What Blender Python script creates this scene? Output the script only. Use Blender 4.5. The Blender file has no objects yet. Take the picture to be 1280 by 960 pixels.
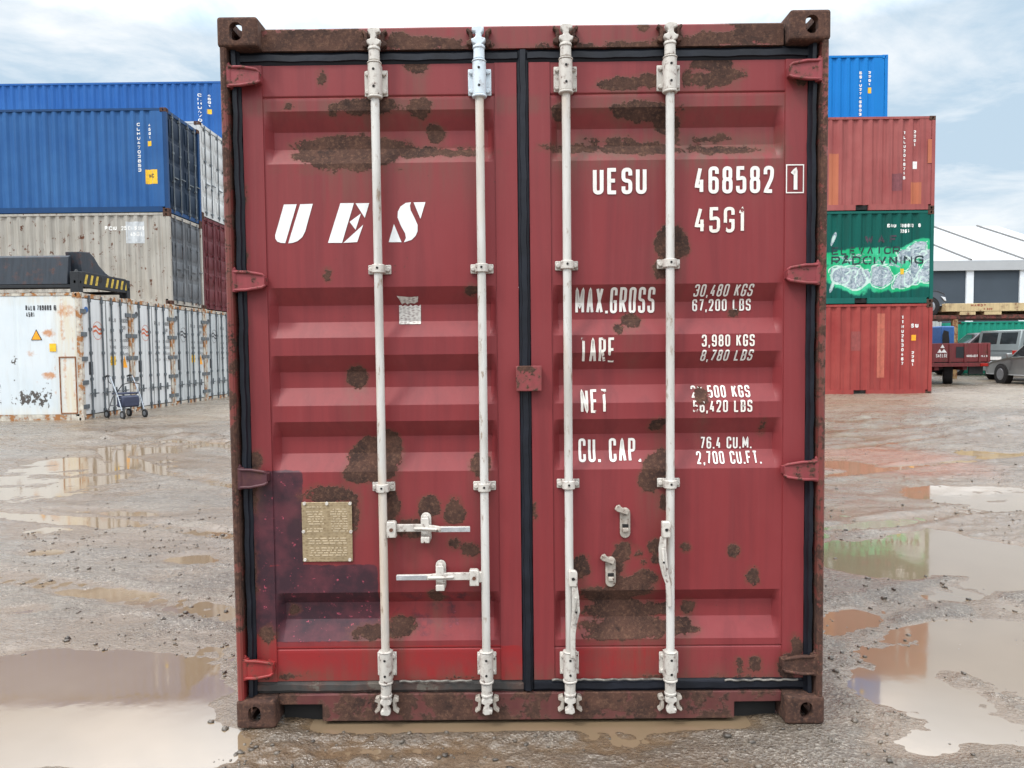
import bpy, bmesh, math, random
import numpy as np
from mathutils import Vector, Matrix, Euler

# ------------------------------------------------------------------ camera, sky, sun, exposure
S = bpy.context.scene
COL = S.collection
PI = math.pi
R = math.radians
random.seed(7)
rng = np.random.default_rng(11)

cam_d = bpy.data.cameras.new('camera')
cam = bpy.data.objects.new('camera', cam_d)
COL.objects.link(cam)
cam.location = (-0.0458, -2.9154, 1.5575)
cam.rotation_euler = (R(87.365), R(0.608), R(0.247))
cam_d.sensor_width = 36.0
cam_d.lens = 900 / 1280 * 36.0
cam_d.clip_start = 0.05
cam_d.clip_end = 3000
S.camera = cam
S.view_settings.view_transform = 'Standard'
S.view_settings.look = 'None'
S.view_settings.gamma = 1.0
S.view_settings.exposure = 0.0
try:
    S.view_settings.use_curve_mapping = False
except Exception:
    pass

SUN_EL, SUN_AZ = R(54), R(232)          # azimuth clockwise from +Y
wd = bpy.data.worlds.new('World')
S.world = wd
wd.use_nodes = True
nt = wd.node_tree
nt.nodes.clear()


def N(nt, typ, inp=None, **attrs):
    n = nt.nodes.new(typ)
    for k, v in attrs.items():
        setattr(n, k, v)
    for k, v in (inp or {}).items():
        s = n.inputs[k]
        if isinstance(v, bpy.types.NodeSocket):
            nt.links.new(v, s)
        else:
            s.default_value = v
    return n


def c4(c):
    return (c[0], c[1], c[2], 1.0)


def mix(nt, f, a, b, blend='MIX'):
    if isinstance(a, tuple): a = c4(a)
    if isinstance(b, tuple): b = c4(b)
    return N(nt, 'ShaderNodeMix', {0: f, 6: a, 7: b}, data_type='RGBA', blend_type=blend).outputs[2]


def math_(nt, op, a, b=0.0, clamp=False):
    return N(nt, 'ShaderNodeMath', {0: a, 1: b}, operation=op, use_clamp=clamp).outputs[0]


def mapr(nt, v, f0, f1, t0=0.0, t1=1.0):
    return N(nt, 'ShaderNodeMapRange', {0: v, 1: f0, 2: f1, 3: t0, 4: t1}).outputs[0]


def noise(nt, vec, scale, detail=4.0, rough=0.55, dist=0.0):
    return N(nt, 'ShaderNodeTexNoise', {'Vector': vec, 'Scale': scale, 'Detail': detail, 'Roughness': rough, 'Distortion': dist}).outputs[0]


def scalev(nt, vec, s):
    return N(nt, 'ShaderNodeMapping', {'Vector': vec, 'Scale': s}).outputs[0]


tc = N(nt, 'ShaderNodeTexCoord').outputs['Generated']
sky = N(nt, 'ShaderNodeTexSky', sky_type='NISHITA', sun_disc=False, sun_elevation=SUN_EL, sun_rotation=SUN_AZ)
sky.air_density = 1.0
sky.dust_density = 2.0
sep = N(nt, 'ShaderNodeSeparateXYZ', {0: tc})
zz = math_(nt, 'MAXIMUM', sep.outputs[2], 0.0)
den = math_(nt, 'ADD', zz, 0.22)
pv = N(nt, 'ShaderNodeCombineXYZ', {0: math_(nt, 'DIVIDE', sep.outputs[0], den), 1: math_(nt, 'DIVIDE', sep.outputs[1], den), 2: 0.0}).outputs[0]
n1 = noise(nt, pv, 0.9, 7, 0.55, 0.5)
n2 = noise(nt, scalev(nt, pv, (2.6, 3.0, 1)), 1.0, 9, 0.6, 0.5)
cl = math_(nt, 'ADD', math_(nt, 'MULTIPLY', n1, 0.6), math_(nt, 'MULTIPLY', n2, 0.4))
f1 = mapr(nt, cl, 0.44, 0.555)
# overcast: blue-grey cloud bases, bright cloud tops, brighter overhead
grey = (6.2, 7.9, 9.4)
white = (11.4, 11.7, 11.9)
ccol = mix(nt, f1, grey, white)
ccol = mix(nt, mapr(nt, zz, 0.02, 0.26, 0.5, 0.0), ccol, (6.9, 8.2, 9.2))
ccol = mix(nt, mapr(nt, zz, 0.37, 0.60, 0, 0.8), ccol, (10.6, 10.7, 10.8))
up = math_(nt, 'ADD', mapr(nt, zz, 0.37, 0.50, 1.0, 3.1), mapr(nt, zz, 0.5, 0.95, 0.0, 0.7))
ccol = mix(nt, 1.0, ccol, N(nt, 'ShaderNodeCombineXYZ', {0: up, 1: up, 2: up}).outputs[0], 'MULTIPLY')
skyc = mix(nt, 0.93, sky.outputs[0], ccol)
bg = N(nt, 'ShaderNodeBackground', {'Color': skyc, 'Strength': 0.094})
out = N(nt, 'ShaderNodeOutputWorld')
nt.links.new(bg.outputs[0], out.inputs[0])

sun_d = bpy.data.lights.new('sun', 'SUN')
sun = bpy.data.objects.new('sun', sun_d)
COL.objects.link(sun)
sun_d.energy = 2.0
sun_d.angle = R(10)
sun_d.color = (1.0, 0.96, 0.9)
sd = Vector((math.sin(SUN_AZ) * math.cos(SUN_EL), math.cos(SUN_AZ) * math.cos(SUN_EL), math.sin(SUN_EL)))
sun.rotation_euler = (-sd).to_track_quat('-Z', 'Y').to_euler()
sun.location = sd * 40

# ------------------------------------------------------------------ survey: photo measurement -> metres on a plane
CM = Euler(cam.rotation_euler, 'XYZ').to_matrix()
CL = Vector(cam.location)


def ray(px, py):
    return CM @ Vector(((px - 640) / 900, -(py - 480) / 900, -1.0))


def at(px, py, Y):
    d = ray(px, py)
    return CL + d * ((Y - CL.y) / d.y)


def atz(px, py, Z=0.0):
    d = ray(px, py)
    return CL + d * ((Z - CL.z) / d.z)


# ------------------------------------------------------------------ helpers
def tag(o, label=None, cat=None, group=None, kind=None):
    if label: o['label'] = label
    if cat: o['category'] = cat
    if group: o['group'] = group
    if kind: o['kind'] = kind
    return o


def empty(name, loc=(0, 0, 0), rz=0.0, label=None, cat=None, group=None):
    o = bpy.data.objects.new(name, None)
    COL.objects.link(o)
    o.empty_display_size = 0.3
    o.location = loc
    o.rotation_euler = (0, 0, rz)
    return tag(o, label, cat, group)


def copy_tree(o, parent=None):
    c = o.copy()
    COL.objects.link(c)
    if parent: c.parent = parent
    for ch in list(o.children):
        copy_tree(ch, c)
    return c


class MB:
    def __init__(self):
        self.v, self.f = [], []

    def add(self, vs, fs):
        b = len(self.v)
        self.v += [tuple(p) for p in vs]
        self.f += [tuple(i + b for i in f) for f in fs]
        return self

    def box(self, x0, x1, y0, y1, z0, z1):
        vs = [(x, y, z) for z in (z0, z1) for y in (y0, y1) for x in (x0, x1)]
        return self.add(vs, [(0, 2, 3, 1), (4, 5, 7, 6), (0, 1, 5, 4), (2, 6, 7, 3), (0, 4, 6, 2), (1, 3, 7, 5)])

    def cyl(self, p0, p1, r0, r1=None, n=16, caps=True):
        r1 = r0 if r1 is None else r1
        p0, p1 = Vector(p0), Vector(p1)
        q = (p1 - p0).to_track_quat('Z', 'Y')
        vs, fs = [], []
        for p, r in ((p0, r0), (p1, r1)):
            for i in range(n):
                a = 2 * PI * i / n
                vs.append(p + q @ Vector((r * math.cos(a), r * math.sin(a), 0)))
        for i in range(n):
            j = (i + 1) % n
            fs.append((i, j, n + j, n + i))
        if caps:
            fs.append(tuple(range(n - 1, -1, -1)))
            fs.append(tuple(range(n, 2 * n)))
        return self.add(vs, fs)

    def tube(self, path, r, n=8):
        path = [Vector(p) for p in path]
        rings = []
        for i, p in enumerate(path):
            t = (path[min(i + 1, len(path) - 1)] - path[max(i - 1, 0)]).normalized()
            q = t.to_track_quat('Z', 'Y')
            rings.append([p + q @ Vector((r * math.cos(2 * PI * k / n), r * math.sin(2 * PI * k / n), 0)) for k in range(n)])
        vs = [v for rg in rings for v in rg]
        fs = []
        for i in range(len(path) - 1):
            for k in range(n):
                j = (k + 1) % n
                fs.append((i * n + k, i * n + j, (i + 1) * n + j, (i + 1) * n + k))
        fs.append(tuple(range(n - 1, -1, -1)))
        fs.append(tuple((len(path) - 1) * n + k for k in range(n)))
        return self.add(vs, fs)

    def prism(self, poly, fn, d0, d1):
        n = len(poly)
        vs = [fn(u, v, d0) for u, v in poly] + [fn(u, v, d1) for u, v in poly]
        fs = [tuple(range(n)), tuple(range(2 * n - 1, n - 1, -1))]
        fs += [(i, n + i, n + (i + 1) % n, (i + 1) % n) for i in range(n)]
        return self.add(vs, fs)

    def build(self, name, mat, parent=None, bevel=0.0, smooth=True, seg=2, loc=None):
        me = bpy.data.meshes.new(name)
        me.from_pydata(self.v, [], self.f)
        bm = bmesh.new()
        bm.from_mesh(me)
        bmesh.ops.recalc_face_normals(bm, faces=bm.faces)
        bm.to_mesh(me)
        bm.free()
        o = bpy.data.objects.new(name, me)
        COL.objects.link(o)
        if mat: me.materials.append(mat)
        if parent: o.parent = parent
        if loc: o.location = loc
        if bevel:
            m = o.modifiers.new('bevel', 'BEVEL')
            m.width = bevel
            m.segments = seg
            m.limit_method = 'ANGLE'
            m.angle_limit = R(40)
        if smooth:
            for p in me.polygons: p.use_smooth = True
            try:
                me.set_sharp_from_angle(angle=R(35))
            except Exception:
                pass
        return o


XZ = lambda u, v, d: (u, d, v)
YZ = lambda u, v, d: (d, u, v)
XY = lambda u, v, d: (u, v, d)


def grid_obj(name, P, mat, parent=None, attrs=None, smooth=False, flip=False):
    """P: (rows, cols, 3) array -> one mesh; attrs: {name: (rows*cols,4)}"""
    nr, nc = P.shape[:2]
    idx = np.arange(nr * nc).reshape(nr, nc)
    q = np.stack([idx[:-1, :-1], idx[:-1, 1:], idx[1:, 1:], idx[1:, :-1]], -1).reshape(-1, 4)
    if flip: q = q[:, ::-1]
    me = bpy.data.meshes.new(name)
    me.vertices.add(nr * nc)
    me.vertices.foreach_set('co', P.reshape(-1).astype(np.float32))
    me.loops.add(q.size)
    me.loops.foreach_set('vertex_index', np.ascontiguousarray(q).reshape(-1).astype(np.int32))
    me.polygons.add(len(q))
    me.polygons.foreach_set('loop_start', np.arange(0, q.size, 4, dtype=np.int32))
    try:
        me.polygons.foreach_set('loop_total', np.full(len(q), 4, dtype=np.int32))
    except Exception:
        pass
    me.polygons.foreach_set('use_smooth', np.full(len(q), smooth, dtype=bool))
    me.update(calc_edges=True)
    for k, a in (attrs or {}).items():
        at_ = me.attributes.new(k, 'FLOAT_COLOR', 'POINT')
        at_.data.foreach_set('color', a.astype(np.float32).reshape(-1))
    o = bpy.data.objects.new(name, me)
    COL.objects.link(o)
    me.materials.append(mat)
    if parent: o.parent = parent
    return o


_LAT = rng.random((256, 256)).astype(np.float32)


def vn(x, y, f, seed=0):
    x = np.asarray(x) * f + seed * 17.31
    y = np.asarray(y) * f + seed * 9.77
    xi, yi = np.floor(x).astype(int), np.floor(y).astype(int)
    u, v = x - xi, y - yi
    u, v = u * u * (3 - 2 * u), v * v * (3 - 2 * v)
    a = _LAT[xi & 255, yi & 255]
    b = _LAT[(xi + 1) & 255, yi & 255]
    c = _LAT[xi & 255, (yi + 1) & 255]
    d = _LAT[(xi + 1) & 255, (yi + 1) & 255]
    return (a * (1 - u) + b * u) * (1 - v) + (c * (1 - u) + d * u) * v - 0.5


def fbm(x, y, f, o=4, seed=0, g=0.5):
    s, a = 0, 1.0
    for i in range(o):
        s = s + a * vn(x, y, f, seed + i * 3)
        f *= 2.03
        a *= g
    return s


def sstep(a, b, x):
    t = np.clip((np.asarray(x) - a) / (b - a), 0, 1)
    return t * t * (3 - 2 * t)


# ------------------------------------------------------------------ materials
def newmat(name):
    m = bpy.data.materials.new(name)
    m.use_nodes = True
    nt = m.node_tree
    nt.nodes.clear()
    o = N(nt, 'ShaderNodeOutputMaterial')
    p = N(nt, 'ShaderNodeBsdfPrincipled')
    nt.links.new(p.outputs[0], o.inputs[0])
    return m, nt, p


def setp(nt, p, **kw):
    for k, v in kw.items():
        k = {'color': 'Base Color', 'rough': 'Roughness', 'metal': 'Metallic', 'normal': 'Normal', 'alpha': 'Alpha', 'ior': 'IOR', 'spec': 'Specular IOR Level', 'coat': 'Coat Weight'}[k]
        s = p.inputs[k]
        if isinstance(v, bpy.types.NodeSocket):
            nt.links.new(v, s)
        elif isinstance(v, tuple):
            s.default_value = c4(v)
        else:
            s.default_value = v


def obj_co(nt):
    return N(nt, 'ShaderNodeTexCoord').outputs['Object']


def bump(nt, h, strength=0.3, dist=0.01, normal=None):
    i = {'Height': h, 'Strength': strength, 'Distance': dist}
    if normal: i['Normal'] = normal
    return N(nt, 'ShaderNodeBump', i).outputs[0]


def rust_color(nt, co):
    a = noise(nt, co, 9, 6, 0.65)
    b = noise(nt, co, 70, 5, 0.7)
    c = mix(nt, mapr(nt, a, 0.35, 0.65), (0.038, 0.020, 0.016), (0.090, 0.043, 0.030))
    c = mix(nt, mapr(nt, b, 0.5, 0.75), c, (0.165, 0.085, 0.055))
    return mix(nt, mapr(nt, noise(nt, co, 28, 5, 0.7), 0.55, 0.75), c, (0.018, 0.011, 0.010))


def wear_paint(name, base):
    """paint with baked wear: R rust, G dark purple repaint, B bright red repaint, A grime"""
    m, nt, p = newmat(name)
    co = obj_co(nt)
    at_ = N(nt, 'ShaderNodeAttribute', attribute_name='wear')
    sp = N(nt, 'ShaderNodeSeparateColor', {0: at_.outputs['Color']})
    nA = noise(nt, co, 17, 8, 0.66)
    nB = noise(nt, co, 110, 4, 0.6)
    nC = noise(nt, co, 2.2, 5, 0.6)
    ragged = math_(nt, 'ADD', math_(nt, 'MULTIPLY', math_(nt, 'SUBTRACT', nA, 0.5), 0.95), math_(nt, 'MULTIPLY', math_(nt, 'SUBTRACT', nB, 0.5), 0.30))
    rr = math_(nt, 'ADD', sp.outputs[0], ragged)
    rust = mapr(nt, rr, 0.49, 0.53)
    halo = mapr(nt, rr, 0.30, 0.52)
    gg = mapr(nt, math_(nt, 'ADD', sp.outputs[1], math_(nt, 'MULTIPLY', math_(nt, 'SUBTRACT', nA, 0.5), 1.0)), 0.42, 0.58)
    bb = mapr(nt, math_(nt, 'ADD', sp.outputs[2], math_(nt, 'MULTIPLY', math_(nt, 'SUBTRACT', nA, 0.5), 0.6)), 0.44, 0.56)
    # faded chalky paint, rain streaks
    st = noise(nt, scalev(nt, co, (5, 5, 0.32)), 2.0, 9, 0.66, 0.6)
    st2 = noise(nt, scalev(nt, co, (45, 45, 1.2)), 1.0, 4, 0.6)
    col = mix(nt, mapr(nt, nC, 0.35, 0.68), base, (base[0] * 1.06, base[1] * 1.30, base[2] * 1.28))
    col = mix(nt, mapr(nt, st, 0.46, 0.72, 0, 0.65), col, (base[0] * 0.62, base[1] * 0.75, base[2] * 0.8))
    col = mix(nt, mapr(nt, st2, 0.55, 0.8, 0, 0.22), col, (base[0] * 1.15, base[1] * 2.3, base[2] * 2.1))
    grime = math_(nt, 'MULTIPLY', at_.outputs['Alpha'], mapr(nt, noise(nt, scalev(nt, co, (22, 22, 1.8)), 1.0, 7, 0.7), 0.34, 0.62), True)
    pur = mix(nt, mapr(nt, noise(nt, co, 7, 6, 0.65), 0.42, 0.62), (0.038, 0.016, 0.024), (0.095, 0.026, 0.036))
    col = mix(nt, gg, col, pur)
    pink = math_(nt, 'MULTIPLY', gg, mapr(nt, noise(nt, co, 34, 7, 0.75), 0.622, 0.645), True)
    col = mix(nt, pink, col, (0.40, 0.07, 0.11))
    bright = mix(nt, mapr(nt, noise(nt, co, 12, 6, 0.7), 0.45, 0.75), (0.255, 0.019, 0.021), (0.200, 0.028, 0.030))
    col = mix(nt, bb, col, bright)
    col = mix(nt, math_(nt, 'MULTIPLY', halo, 0.6), col, (0.135, 0.046, 0.030))
    col = mix(nt, grime, col, (0.125, 0.066, 0.048))
    # fine flaking speckle
    speck = mapr(nt, math_(nt, 'ADD', noise(nt, co, 55, 6, 0.7), math_(nt, 'MULTIPLY', nC, 0.22)), 0.80, 0.83)
    col = mix(nt, speck, col, (0.075, 0.032, 0.024))
    col = mix(nt, rust, col, rust_color(nt, co))
    rough = mapr(nt, rust, 0, 1, 0.48, 0.92)
    h = math_(nt, 'ADD', math_(nt, 'MULTIPLY', rust, math_(nt, 'ADD', 0.3, noise(nt, co, 130, 5, 0.7))), math_(nt, 'MULTIPLY', noise(nt, co, 6, 3), 0.25))
    h = math_(nt, 'ADD', h, math_(nt, 'MULTIPLY', noise(nt, co, 60, 3), 0.06))
    setp(nt, p, color=col, rough=rough, normal=bump(nt, h, 0.55, 0.006), spec=0.35)
    return m


def worn_metal(name, base, rust_amt=0.5, scale=14, rough=0.5, rustc=None, streak=0.3):
    """frame members: paint left between sheets of rust"""
    m, nt, p = newmat(name)
    co = obj_co(nt)
    a = noise(nt, co, scale, 8, 0.65)
    t = 0.72 - 0.44 * rust_amt
    rust = mapr(nt, a, t - 0.02, t + 0.02)
    col = mix(nt, mapr(nt, noise(nt, scalev(nt, co, (8, 8, .6)), 2, 5), 0.4, 0.7), base, tuple(x * (1 - streak) for x in base))
    col = mix(nt, mapr(nt, a, t - 0.14, t, 0, 0.45), col, (0.12, 0.05, 0.035))
    col = mix(nt, rust, col, rustc or rust_color(nt, co))
    h = math_(nt, 'ADD', math_(nt, 'MULTIPLY', rust, noise(nt, co, 120, 5, 0.7)), math_(nt, 'MULTIPLY', noise(nt, co, 40, 4), 0.3))
    setp(nt, p, color=col, rough=mapr(nt, rust, 0, 1, rough, 0.9), normal=bump(nt, h, 0.5, 0.006), spec=0.35)
    return m


def plain(name, base, rough=0.5, metal=0.0, var=0.15, scale=12, spec=0.5, bmp=0.1):
    m, nt, p = newmat(name)
    co = obj_co(nt)
    a = noise(nt, co, scale, 6, 0.6)
    col = mix(nt, mapr(nt, a, 0.35, 0.68), tuple(x * (1 - var) for x in base), tuple(min(1, x * (1 + var)) for x in base))
    setp(nt, p, color=col, rough=rough, metal=metal, spec=spec, normal=bump(nt, noise(nt, co, scale * 5, 4), bmp, 0.004))
    return m


def box_paint(name, base, fade=None, dirt=0.3, rust=0.1, rough=0.5, patches=None):
    """corrugated walls of the containers in the yard"""
    m, nt, p = newmat(name)
    co = obj_co(nt)
    fade = fade or tuple(min(1, x * 1.35 + 0.02) for x in base)
    big = noise(nt, co, 0.8, 5, 0.6)
    st = noise(nt, scalev(nt, co, (7, 7, 0.30)), 1.3, 6, 0.65)
    col = mix(nt, mapr(nt, big, 0.32, 0.70), base, fade)
    col = mix(nt, mapr(nt, st, 0.48, 0.75, 0, dirt), col, tuple(x * 0.45 + 0.02 for x in base))
    fl = noise(nt, scalev(nt, co, (1, 1, 0.75)), 6, 8, 0.7)
    rm = mapr(nt, fl, 0.74 - 0.25 * rust, 0.77 - 0.25 * rust)
    rs = mapr(nt, noise(nt, scalev(nt, co, (12, 12, 0.35)), 1.0, 5, 0.6), 0.66 - 0.1 * rust, 0.85, 0, 0.75 * min(1, rust * 3))
    col = mix(nt, rs, col, (0.22, 0.095, 0.045))
    col = mix(nt, rm, col, (0.115, 0.048, 0.028))
    setp(nt, p, color=col, rough=rough, spec=0.15, normal=bump(nt, fl, 0.12, 0.01))
    return m


def letter_mat(name, base, peel=0.5):
    m, nt, p = newmat(name)
    co = obj_co(nt)
    at_ = N(nt, 'ShaderNodeAttribute', attribute_name='wear')
    sp = N(nt, 'ShaderNodeSeparateColor', {0: at_.outputs['Color']})
    nA = noise(nt, co, 40, 7, 0.65)
    nB = noise(nt, scalev(nt, co, (3, 3, 12)), 9, 6, 0.7)
    v = math_(nt, 'ADD', sp.outputs[0], math_(nt, 'ADD', math_(nt, 'MULTIPLY', math_(nt, 'SUBTRACT', nA, 0.5), 0.8), math_(nt, 'MULTIPLY', math_(nt, 'SUBTRACT', nB, 0.5), peel)))
    alpha = mapr(nt, v, 0.47, 0.52, 1, 0)
    col = mix(nt, mapr(nt, noise(nt, co, 15, 6, 0.7), 0.4, 0.7), base, tuple(x * 0.86 for x in base))
    setp(nt, p, color=col, rough=0.55, alpha=alpha, spec=0.3)
    return m


M = {}
RED = (0.205, 0.0265, 0.030)
M['door_red'] = wear_paint('door_red', RED)
M['frame_rust'] = worn_metal('frame_rust', (0.20, 0.050, 0.048), 0.85, 9)
M['casting_rust'] = worn_metal('casting_rust', (0.15, 0.06, 0.045), 0.95, 16)
M['sill_mix'] = worn_metal('sill_mix', (0.125, 0.036, 0.038), 0.55, 7)
M['side_red'] = box_paint('side_red', (0.24, 0.045, 0.05), None, 0.4, 0.35)
M['hinge_red'] = worn_metal('hinge_red', (0.27, 0.05, 0.058), 0.30, 30)
M['hinge_bright'] = worn_metal('hinge_bright', (0.30, 0.03, 0.03), 0.22, 30)
M['hinge_rust'] = worn_metal('hinge_rust', (0.17, 0.05, 0.045), 0.8, 20)
M['hinge_purple'] = worn_metal('hinge_purple', (0.085, 0.03, 0.038), 0.25, 20)
def bar_mat():
    m, nt, p = newmat('bar_white')
    co = obj_co(nt)
    a = noise(nt, scalev(nt, co, (6, 6, 0.9)), 2.2, 6, 0.65)
    b = noise(nt, scalev(nt, co, (1, 1, .35)), 40, 7, 0.7)
    col = mix(nt, mapr(nt, a, 0.38, 0.66), (0.61, 0.60, 0.575), (0.43, 0.41, 0.375))
    col = mix(nt, mapr(nt, noise(nt, scalev(nt, co, (3, 3, .6)), 1.4, 5), 0.56, 0.72, 0, 0.6), col, (0.52, 0.36, 0.22))
    col = mix(nt, mapr(nt, b, 0.575, 0.67, 0, 0.85), col, (0.24, 0.165, 0.11))
    setp(nt, p, color=col, rough=0.5, spec=0.35, normal=bump(nt, b, 0.25, 0.003))
    return m


M['bar_white'] = bar_mat()
M['fitting'] = worn_metal('fitting', (0.57, 0.54, 0.495), 0.17, 44, 0.5, None, 0.2)
M['fitting_blue'] = worn_metal('fitting_blue', (0.60, 0.68, 0.74), 0.06, 38, 0.5, None, 0.1)
M['fitting_grey'] = worn_metal('fitting_grey', (0.42, 0.38, 0.33), 0.22, 40, 0.5)
M['steel'] = plain('bare_steel', (0.50, 0.51, 0.53), 0.42, 0.6, 0.2, 40)
M['hole'] = plain('dark_hole', (0.012, 0.011, 0.011), 0.9, 0, 0.1)  # near-black colour stands in for the shade inside openings
M['bolt_rust'] = plain('bolt_rust', (0.12, 0.05, 0.03), 0.85, 0, 0.3, 60)
M['rubber'] = plain('rubber', (0.009, 0.011, 0.017), 0.5, 0, 0.35, 9, 0.3, 0.25)
M['rubber_dust'] = worn_metal('rubber_dust', (0.055, 0.052, 0.050), 0.33, 6, 0.75, (0.115, 0.10, 0.085), 0.4)
M['letter'] = letter_mat('letter_white', (0.80, 0.78, 0.74), 0.25)
M['letter_worn'] = letter_mat('letter_worn', (0.80, 0.76, 0.70), 0.45)
M['logo'] = letter_mat('logo_white', (0.80, 0.82, 0.82), 0.35)
M['mark_white'] = plain('mark_white', (0.78, 0.78, 0.76), 0.5)
M['mark_dark'] = plain('mark_dark', (0.05, 0.05, 0.055), 0.6)
M['yellow'] = plain('sticker_yellow', (0.78, 0.48, 0.02), 0.5)
M['orange'] = plain('sticker_orange', (0.85, 0.36, 0.015), 0.5)
M['black'] = plain('black_plastic', (0.018, 0.018, 0.02), 0.5)
M['logo_red'] = plain('logo_red', (0.50, 0.12, 0.05), 0.5)
M['blue_dot'] = plain('blue_dot', (0.03, 0.12, 0.35), 0.5)
M['tyre'] = plain('tyre', (0.016, 0.016, 0.017), 0.85, 0, 0.3, 30)
M['glass'] = plain('dark_glass', (0.02, 0.025, 0.028), 0.06, 0, 0.1, 3, 0.8, 0.0)


def plate_mat(name, base, dark, rows):
    m, nt, p = newmat(name)
    co = obj_co(nt)
    v = scalev(nt, co, (55, 1, rows))
    t = N(nt, 'ShaderNodeTexVoronoi', {'Vector': v, 'Scale': 1.0, 'Randomness': 0.5}).outputs[0]
    n = noise(nt, co, 60, 6, 0.7)
    col = mix(nt, mapr(nt, math_(nt, 'ADD', t, math_(nt, 'MULTIPLY', n, 0.5)), 0.45, 0.75), dark, base)
    col = mix(nt, mapr(nt, noise(nt, co, 13, 6, 0.7), 0.45, 0.72, 0, 0.6), col, tuple(x * 0.6 for x in base))
    setp(nt, p, color=col, rough=0.45, spec=0.5, metal=0.25, normal=bump(nt, n, 0.2, 0.003))
    return m


M['plate'] = plate_mat('stamped_plate', (0.37, 0.285, 0.175), (0.27, 0.20, 0.115), 85)
M['decal'] = plate_mat('worn_decal', (0.60, 0.57, 0.53), (0.24, 0.19, 0.18), 190)

# ------------------------------------------------------------------ lettering: single-stroke plate alphabet
GL = {
    'A': ['0,0 .5,1! 1,0', '.17,.3 .83,.3'], 'B': ['0,.52 1,.52 1,0 0,0! 0,1! .93,1 .93,.52 .3,.52'],
    'C': ['1,.7 1,1 0,1 0,0 1,0 1,.3'], 'D': ['0,0! 0,1! 1,1 1,0 z'], 'E': ['1,1 0,1! 0,0! 1,0', '0,.52 .85,.52'],
    'F': ['1,1 0,1! 0,0', '0,.52 .85,.52'], 'G': ['1,.72 1,1 0,1 0,0 1,0 1,.46! .5,.46'], 'H': ['0,0 0,1', '1,0 1,1', '0,.52 1,.52'],
    'I': ['.5,0 .5,1'], 'J': ['1,1 1,0 0,0 0,.25'], 'K': ['0,0 0,1', '1,1 .02,.42', '.33,.6 1,0'], 'L': ['0,1 0,0! 1,0'],
    'M': ['0,0 0,1! .5,.22! 1,1! 1,0'], 'N': ['0,0 0,1! 1,0! 1,1'], 'O': ['0,0 0,1 1,1 1,0 z'], 'P': ['0,0 0,1! 1,1 1,.46 .05,.46'],
    'Q': ['0,0 0,1 1,1 1,0 z', '.6,.3 1,0'], 'R': ['0,0 0,1! 1,1 1,.46 .05,.46', '.45,.46 1,0'],
    'S': ['1,.74 1,1 0,1 0,.52 1,.5 1,0 0,0 0,.26'], 'T': ['0,1 1,1', '.5,1 .5,0'], 'U': ['0,1 0,0 1,0 1,1'], 'V': ['0,1 .5,0! 1,1'],
    'W': ['0,1 .25,0! .5,.7! .75,0! 1,1'], 'X': ['0,0 1,1', '0,1 1,0'], 'Y': ['0,1 .5,.5! 1,1', '.5,.5 .5,0'], 'Z': ['0,1 1,1! 0,0! 1,0'],
    '0': ['0,0 0,1 1,1 1,0 z'], '1': ['.1,.78 .55,1! .55,0'], '2': ['0,.72 0,1 1,1 1,.6 0,0! 1,0'],
    '3': ['0,.76 0,1 1,1 1,.53 .35,.53', '.55,.53 1,.53 1,0 0,0 0,.24'], '4': ['.55,1 0,.25! 1,.25', '.74,.52 .74,0'],
    '5': ['.95,1 .05,1! .03,.55! 1,.6 1,0 0,0 0,.24'], '6': ['0,0 0,.57 1,.57 1,0 z', '0,.35 0,1 1,1 1,.76'], '7': ['0,1 1,1! .35,0'],
    '8': ['.05,.53 .05,1 .95,1 .95,.53 z', '0,0 0,.53 1,.53 1,0 z'], '9': ['0,.43 0,1 1,1 1,.43 z', '1,.6 1,0 0,0 0,.24'],
    '.': ['.4,.02 .6,.02'], ',': ['.55,.08 .35,-.12'], ' ': [], '-': ['.1,.5 .9,.5'],
    'Å': ['0,0 .5,.88! 1,0', '.17,.28 .83,.28', '.35,.98 .35,1.16 .65,1.16 .65,.98 z'],
}
NARROW = {'M': 1.25, '.': 0.34, ',': 0.34, ' ': 0.55, 'I': 0.3, '1': 0.7}


def stroke_path(spec, rad, sx, sy):
    toks = spec.split()
    closed = toks[-1] == 'z'
    if closed: toks = toks[:-1]
    pts, sharp = [], []
    for t in toks:
        s = t.endswith('!')
        a, b = t.rstrip('!').split(',')
        pts.append(Vector((float(a) * sx, float(b) * sy)))
        sharp.append(s)
    n = len(pts)
    res = []
    if closed:
        order = range(n)
        res.append((pts[-1] + pts[0]) / 2)
    else:
        res.append(pts[0])
        order = range(1, n - 1)
    for i in order:
        p, a, b = pts[i], pts[i - 1], pts[(i + 1) % n]
        if sharp[i]:
            res.append(p)
            continue
        da, db = (a - p), (b - p)
        r = min(rad, da.length * 0.5, db.length * 0.5)
        pa, pb = p + da.normalized() * r, p + db.normalized() * r
        for k in range(6):
            t = k / 5
            res.append(pa * (1 - t) ** 2 + p * 2 * t * (1 - t) + pb * t * t)
    res.append(res[0].copy() if closed else pts[-1])
    o = [res[0]]
    for p in res[1:]:
        if (p - o[-1]).length > 1e-5: o.append(p)
    return o, closed


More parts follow.
